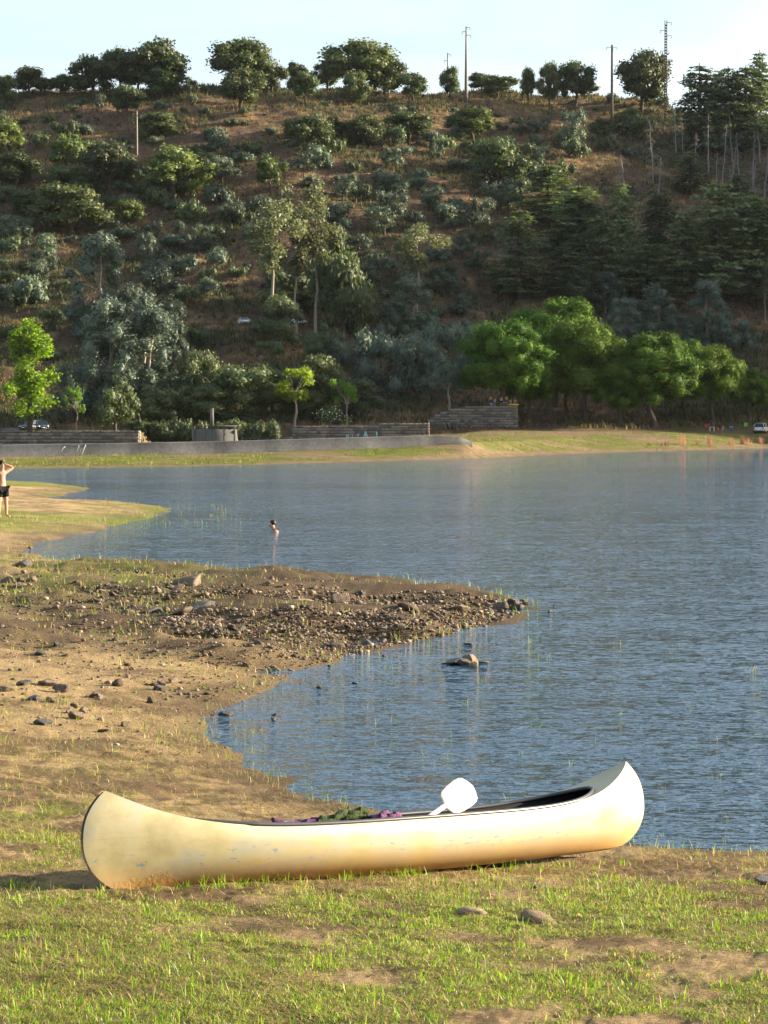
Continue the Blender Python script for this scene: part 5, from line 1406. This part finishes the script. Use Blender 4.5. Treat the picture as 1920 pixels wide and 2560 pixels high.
RAD = dict(pelvis=(.088, .065), spine=(.078, .055), chest=(.095, .06), neck=.032, skull=(.043, .05), crown=(.034, .042), nose=.009)
for n in 'lr':
    RAD.update({n + 'sh': .040, n + 'el': .027, n + 'wr': .019, n + 'ha': (.022, .013), n + 'f1': .007, n + 'f2': .007, n + 'f3': .007, n + 'th': .007, n + 'hi': .058, n + 'kn': .038, n + 'an': .023, n + 'to': .019})
EDG = [('pelvis', 'spine'), ('spine', 'chest'), ('chest', 'neck'), ('neck', 'skull'), ('skull', 'crown'), ('skull', 'nose')]
for n in 'lr': EDG += [('chest', n + 'sh'), (n + 'sh', n + 'el'), (n + 'el', n + 'wr'), (n + 'wr', n + 'ha'), (n + 'ha', n + 'f1'), (n + 'ha', n + 'f2'), (n + 'ha', n + 'f3'), (n + 'wr', n + 'th'), ('pelvis', n + 'hi'), (n + 'hi', n + 'kn'), (n + 'kn', n + 'an'), (n + 'an', n + 'to')]
def cloth(col): return plain('cloth', col, .9, .1, var=.15, scale=20)
def person(label, loc, H, rz, pose, clothes, skin=None, sub=1, group=None, hair=(.012, .009, .007)):
    """clothes: list of (name, colour, joints covered)"""
    J = limbs_default(); J.update(pose)
    J = {k: tuple(c * H for c in v) for k, v in J.items()}
    rad = {k: tuple(c * H for c in v) if isinstance(v, tuple) else v * H for k, v in RAD.items()}
    e = empty('person', loc, rz); tag(e, label, 'person', group)
    obj('body', skin_mesh('body', J, EDG, rad, M['skin'], sub), e)
    for nm, col, jn in clothes:
        Jc = {}; Ec = []
        for k in jn:
            if '*' in k:                                    # a point part of the way down a limb: a*b*f
                a, b, f = k.split('*'); f = float(f); Jc[k] = tuple(J[a][i] * (1 - f) + J[b][i] * f for i in range(3))
            else: Jc[k] = J[k]
        rc = {}
        for k in Jc:
            b = k.split('*')[0]; r_ = rad[b]
            rc[k] = tuple(c * 1.10 + .006 * H for c in r_) if isinstance(r_, tuple) else r_ * 1.16 + .006 * H
        for k in jn[1:]:
            par = k.split('*')[0] if '*' in k else {'spine': 'pelvis', 'chest': 'spine', 'lsh': 'chest', 'rsh': 'chest', 'lhi': 'pelvis', 'rhi': 'pelvis', 'lel': 'lsh', 'rel': 'rsh', 'neck': 'chest', 'lkn': 'lhi', 'rkn': 'rhi'}[k]
            if par in Jc: Ec.append((par, k))
        obj(nm, skin_mesh(nm, Jc, Ec, rc, cloth(col), sub), e)
    hv = ICO2[0] * [.050 * H, .056 * H, .052 * H]; keep = hv[:, 2] > -.028 * H
    hv = hv.copy(); front = (hv[:, 1] < -.018 * H) & (hv[:, 2] < .016 * H); hv[front] *= .62; hv[~keep] *= .75
    hm = mesh('hair', hv, None, ICO2[1], (M['hair'] if hair == (.012, .009, .007) else cloth(hair),), smooth=True)
    c_ = J['crown']; s_ = J['skull']
    obj('hair', hm, e, (c_[0], c_[1] + .010 * H, (c_[2] + s_[2]) / 2 + .020 * H))
    return e
SHORTS = ['pelvis', 'lhi', 'rhi', 'lhi*lkn*.75', 'rhi*rkn*.75']; SHIRT = ['spine', 'pelvis*spine*.4', 'chest', 'lsh', 'rsh', 'lsh*lel*.55', 'rsh*rel*.55']
SHIRT = ['pelvis*spine*.3', 'spine', 'chest', 'lsh', 'rsh', 'lsh*lel*.6', 'rsh*rel*.6']; VEST = ['spine', 'chest']
def fixjoin(j): return j
# bather at the left edge, hands behind the head
q = hits([(5, 1293)])[0]
arms_up = dict(rel=(.215, -.01, .86), rwr=(.075, .03, .925), rha=(.045, .045, .935), rf1=(.012, .058, .93), rf2=(.012, .056, .945), rf3=(.018, .05, .955), rth=(.04, .058, .915),
               lel=(-.215, -.01, .86), lwr=(-.075, .03, .925), lha=(-.045, .045, .935), lf1=(-.012, .058, .93), lf2=(-.012, .056, .945), lf3=(-.018, .05, .955), lth=(-.04, .058, .915),
               rsh=(.10, 0, .805), lsh=(-.10, 0, .805), rkn=(.07, -.015, .285), ran=(.085, .0, .045), rto=(.11, -.08, .015), lkn=(-.05, -.01, .285))
person('bather in black shorts with hands behind the head, cut by the left edge', (q[0], q[1], q[2] - .01), 1.74, R(35), arms_up, [('shorts', (.012, .012, .014), SHORTS)], sub=2)
# swimmer: the whole body is there, mostly below the surface
sx_, sy_ = on_water(672, 1329)
swim = dict(pelvis=(0, .34, .50), spine=(0, .25, .64), chest=(0, .13, .705), neck=(0, .05, .775), skull=(0, .02, .845), crown=(0, .03, .905), nose=(0, -.036, .85), lsh=(-.095, .085, .745), rsh=(.095, .085, .745),
            lel=(-.12, -.05, .60), lwr=(-.05, -.16, .60), lha=(-.04, -.19, .60), lf1=(-.03, -.23, .60), lf2=(-.04, -.232, .60), lf3=(-.05, -.23, .60), lth=(-.02, -.2, .605), rel=(.12, -.05, .60), rwr=(.05, -.16, .60), rha=(.04, -.19, .60), rf1=(.03, -.23, .60), rf2=(.04, -.232, .60), rf3=(.05, -.23, .60), rth=(.02, -.2, .605),
            lhi=(-.05, .38, .47), rhi=(.05, .38, .47), lkn=(-.06, .50, .34), rkn=(.06, .52, .36), lan=(-.06, .70, .38), ran=(.06, .72, .40), lto=(-.06, .78, .36), rto=(.06, .80, .38))
person('dark haired swimmer with head and shoulders above the water, facing left', (sx_ + .05, sy_, -.748 * 1.7), 1.70, R(-80), swim, [('trunks', (.03, .04, .06), ['pelvis', 'lhi', 'rhi', 'lhi*lkn*.5', 'rhi*rkn*.5'])], sub=2)
# people on the tall wall
ztop = zt(1240, 1015, 364)
def onwall(px, dy=1.2): return (xp(px, 365.7), 365.7 + dy - 1.2, max(ztop - .02, hz(xp(px, 365.7), 365.7)))
GP = 'people on the tall retaining wall'
bend = dict(lwr=(-.17, -.04, .52), lha=(-.175, -.05, .485))
person('person in grey top and dark shorts at the left of the wall group', onwall(1227), 1.76, R(20), bend, [('shirt', (.20, .18, .16), SHIRT), ('shorts', (.02, .02, .022), SHORTS)], group=GP)
person('person in white vest and blue skirt second from left on the wall', onwall(1237), 1.42, R(-160), {}, [('vest', (.70, .70, .72), SHIRT), ('skirt', (.10, .22, .50), SHORTS)], group=GP)
person('person in white shirt and black shorts in the middle of the wall group', onwall(1253.5), 1.62, R(170), {}, [('shirt', (.74, .75, .78), SHIRT), ('shorts', (.012, .012, .015), SHORTS)], group=GP)
person('child in white beside the person in white shirt and black shorts', onwall(1259.5, .9), .85, R(150), {}, [('shirt', (.65, .66, .68), SHIRT), ('shorts', (.05, .05, .06), SHORTS)], group=GP)
person('shirtless person in blue shorts on the wall', onwall(1266), 1.76, R(160), dict(rel=(.17, -.03, .66), rwr=(.10, -.10, .72), rha=(.09, -.12, .73), rf1=(.08, -.15, .735), rf2=(.09, -.15, .74), rf3=(.10, -.15, .74), rth=(.075, -.12, .75)), [('shorts', (.05, .11, .26), SHORTS)], group=GP)
sit = dict(lkn=(-.07, -.22, .50), rkn=(.07, -.22, .50), lan=(-.07, -.24, .27), ran=(.07, -.24, .27), lto=(-.07, -.33, .25), rto=(.07, -.33, .25), lwr=(-.09, -.14, .56), lha=(-.085, -.17, .56), lf1=(-.08, -.205, .555), lf2=(-.085, -.207, .555), lf3=(-.09, -.205, .555), lth=(-.07, -.18, .565), rwr=(.09, -.14, .56), rha=(.085, -.17, .56), rf1=(.08, -.205, .555), rf2=(.085, -.207, .555), rf3=(.09, -.205, .555), rth=(.07, -.18, .565))
a_ = onwall(1276.5); person('person in green seated beside the yellow boat, left one', (a_[0], a_[1] + .5, a_[2] - .26 * 1.6 + .06), 1.6, R(15), sit, [('shorts', (.03, .20, .07), SHORTS)], group=GP)
a_ = onwall(1287.5); person('person with light hat seated behind the yellow boat, right one', (a_[0], a_[1] + .5, a_[2] - .26 * 1.6 + .06), 1.7, R(-20), sit, [('shorts', (.10, .07, .05), SHORTS)], group=GP, hair=(.30, .24, .17))
q = at(725, 800, 458); yr = float(hill_foot(q.x)) + 102.5; xx = q.x * yr / 458
person('person in white shirt standing beside the white car on the road', (xx, yr, hz(xx, yr) + .1), 1.74, R(10), {}, [('shirt', (.74, .76, .80), SHIRT), ('trousers', (.30, .32, .36), ['pelvis', 'lhi', 'rhi', 'lkn', 'rkn'])])
# yellow boat, cooler
yb = empty('inflatable_boat', (xp(1283.5, 365.2), 365.35, ztop + .02)); tag(yb, 'yellow inflatable boat lying on top of the tall wall', 'boat')
m_ = MB(); th = np.linspace(0, 2 * math.pi, 25); m_.tube(np.stack([.72 * np.cos(th), .42 * np.sin(th), np.full(25, .20)], 1), .13, 8, False); m_.build('side_tube', plain('yellow_vinyl', (.62, .42, .03), .4, .4), yb, smooth=True)
m_ = MB(); m_.lathe([(0.0, .06), (.62, .07), (.70, .14)], 20); m_.build('floor', M['black'], yb, scale=(1, .6, 1))
ck = empty('cooler_box', (xp(1229, 364.9), 364.95, ztop + .01)); tag(ck, 'blue cooler box with white lid on the wall edge', 'cooler')
m_ = MB(); m_.add([(-.17, -.12, 0), (.17, -.12, 0), (.17, .12, 0), (-.17, .12, 0), (-.2, -.15, .26), (.2, -.15, .26), (.2, .15, .26), (-.2, .15, .26)], [[0, 1, 5, 4], [1, 2, 6, 5], [2, 3, 7, 6], [3, 0, 4, 7], [3, 2, 1, 0]]); m_.build('box', plain('blue_plastic', (.08, .20, .50), .5), ck)
m_ = MB(); m_.box((0, 0, .29), (.43, .33, .06)); m_.build('lid', M['white'], ck)
# ------------------------------------------------------------------ picnic at the right shore
def spot(px, py): return hit(px, py, 250)
q = spot(1780, 1079); tb = empty('folding_table', q); tag(tb, 'white folding picnic table under the pines', 'table')
m_ = MB(); m_.box((0, 0, .70), (.72, .55, .05)); m_.build('table_top', M['white'], tb)
for sx in (-1, 1):
    for sy in (-1, 1): m_ = MB(); m_.tube([(sx * .32, sy * .24, 0), (sx * .32, sy * .24, .68)], .028, 6); m_.build('leg', M['white'], tb)
q = spot(1828, 1078); bn = empty('blue_bin', q); tag(bn, 'blue plastic bin with lighter rim standing by the picnic', 'bin')
m_ = MB(); m_.lathe([(0, 0), (.22, 0), (.27, .62), (.29, .64), (.29, .70), (.24, .70)], 18); m_.build('bucket', plain('bright_blue_plastic', (.05, .20, .55), .45), bn, smooth=True)
m_ = MB(); m_.lathe([(.295, .62), (.31, .66), (.31, .72), (.27, .74), (0, .74)], 18); m_.build('lid', plain('pale_blue_plastic', (.30, .40, .58), .5), bn, smooth=True)
def camp_chair(label, px, py, col, rz):
    q = spot(px, py); e = empty('camp_chair', q, rz); tag(e, label, 'chair', 'camp chairs at the right shore')
    c_ = cloth(col)
    m_ = MB(); m_.grid(np.array([[(x, y, .42 - .06 * (1 - (x / .27) ** 2)) for y in (-.25, 0, .22)] for x in np.linspace(-.27, .27, 5)])); m_.build('seat', c_, e)
    m_ = MB(); m_.grid(np.array([[(x, .22 + .22 * z, .40 + .55 * z) for z in (0, .5, 1)] for x in np.linspace(-.27, .27, 5)])); m_.build('backrest', c_, e)
    for s in (-1, 1):
        m_ = MB(); m_.tube([(s * .27, -.28, 0), (s * .27, .24, .42), (s * .27, .46, .96)], .016, 5); m_.build('back_frame', M['darkmetal'], e)
        m_ = MB(); m_.tube([(s * .28, .28, 0), (s * .28, -.26, .42), (s * .28, -.25, .6), (s * .28, .34, .62)], .016, 5); m_.build('arm_frame', M['darkmetal'], e)
camp_chair('red camp chair beside the white table', 1770, 1076, (.28, .03, .04), R(25)); camp_chair('green camp chair near the white hatchback', 1864, 1072, (.18, .42, .04), R(-10)); camp_chair('dark red and blue camp chair lying low on the shore', 1800, 1084, (.36, .05, .04), R(60))
q = spot(1808, 1081)
person('person in pale blue shirt sitting low beside the blue bin', (q.x, q.y, q.z - .26 * 1.65 + .02), 1.65, R(-50), sit, [('shirt', (.32, .42, .62), SHIRT), ('shorts', (.06, .16, .38), SHORTS)])
# reddish dry shrubs on the sunny strip
M['rustleaf'] = foliage('rust_twigs', (.26, .13, .07), (.42, .24, .14), .35, (1.1, 1.0, .9))
r5 = np.random.default_rng(15)
for cx, base, h_, w_ in [(1775, 1117, 36, 20), (1707, 1113, 30, 18), (1828, 1113, 20, 14), (1855, 1110, 24, 10), (1868, 1112, 20, 18), (1902, 1110, 20, 12), (1662, 1114, 16, 18), (1745, 1112, 14, 12), (1625, 1114, 12, 12), (765, 1137, 16, 9), (868, 1139, 15, 7), (1918, 1106, 22, 10)]:
    q = spot(cx, base)
    if q is None: continue
    m = q.y / F; n_ = 46
    a = r5.normal(size=n_) * .30; b = r5.uniform(0, 6.28, n_); L = r5.uniform(.5, 1, n_) * h_ * m
    d = np.stack([np.sin(a) * np.cos(b), np.sin(a) * np.sin(b), np.cos(a)], 1); P0 = r5.normal(size=(n_, 3)) * [w_ * m * .25, w_ * m * .25, 0]
    sd = np.stack([-np.sin(b), np.cos(b), np.zeros(n_)], 1) * .022
    V = np.stack([P0 - sd, P0 + sd, P0 + d * L[:, None] + sd * .4, P0 + d * L[:, None] - sd * .4], 1).reshape(-1, 3)
    V2, Q2 = leaf_quads(P0 + d * (L * r5.uniform(.4, 1, n_))[:, None], d, .10, .6, .8)
    o = obj('dry_shrub', mesh('dry_shrub', np.vstack([V, V2]), np.vstack([np.arange(len(V)).reshape(-1, 4), Q2 + len(V)]), None, (M['rustleaf'],)), None, q)
    tag(o, unique(('tall' if h_ > 25 else 'small') + ' rust coloured dry shrub', cx / K, base / K), 'shrub', 'rust coloured shrubs on the shore')
# stones along the far water edge
for i in range(46):
    px = r5.uniform(560, 1340) if i < 34 else r5.uniform(1340, 1920); py = np.interp(px, [480, 800, 1000, 1200, 1500, 1920], [1165, 1157, 1151, 1144, 1131, 1119]) - abs(r5.normal()) * (4 if i % 2 else 9) - 1
    q = spot(px, py)
    if q is None: continue
    r_ = r5.uniform(3, 7.5) * q.y / F / 2 * 1.3
    o = obj('shore_stone', ROCKS['rock'][i % 7], None, q, (0, 0, r5.uniform(0, 6)), (r_, r_, r_ * .8)); tag(o, unique('pale far shore stone', px / K, py / K), 'stone', 'stones along the far shore')

# ------------------------------------------------------------------ evening haze over the valley
hb = MB(); hb.box((0, 400, 70), (920, 1030, 150))
t = NT('valley_haze'); v = t.n('VolumePrincipled'); v.inputs['Color'].default_value = (0.80, 0.88, 1.0, 1); v.inputs['Density'].default_value = 0.000014
v.inputs['Anisotropy'].default_value = 0.2
t.t.links.new(v.outputs[0], t.out.inputs['Volume'])
hz_o = hb.build('haze', t.m); hz_o['kind'] = 'stuff'; tag(hz_o, 'thin pale evening haze filling the valley air', 'haze')
scene.cycles.volume_bounces = 0
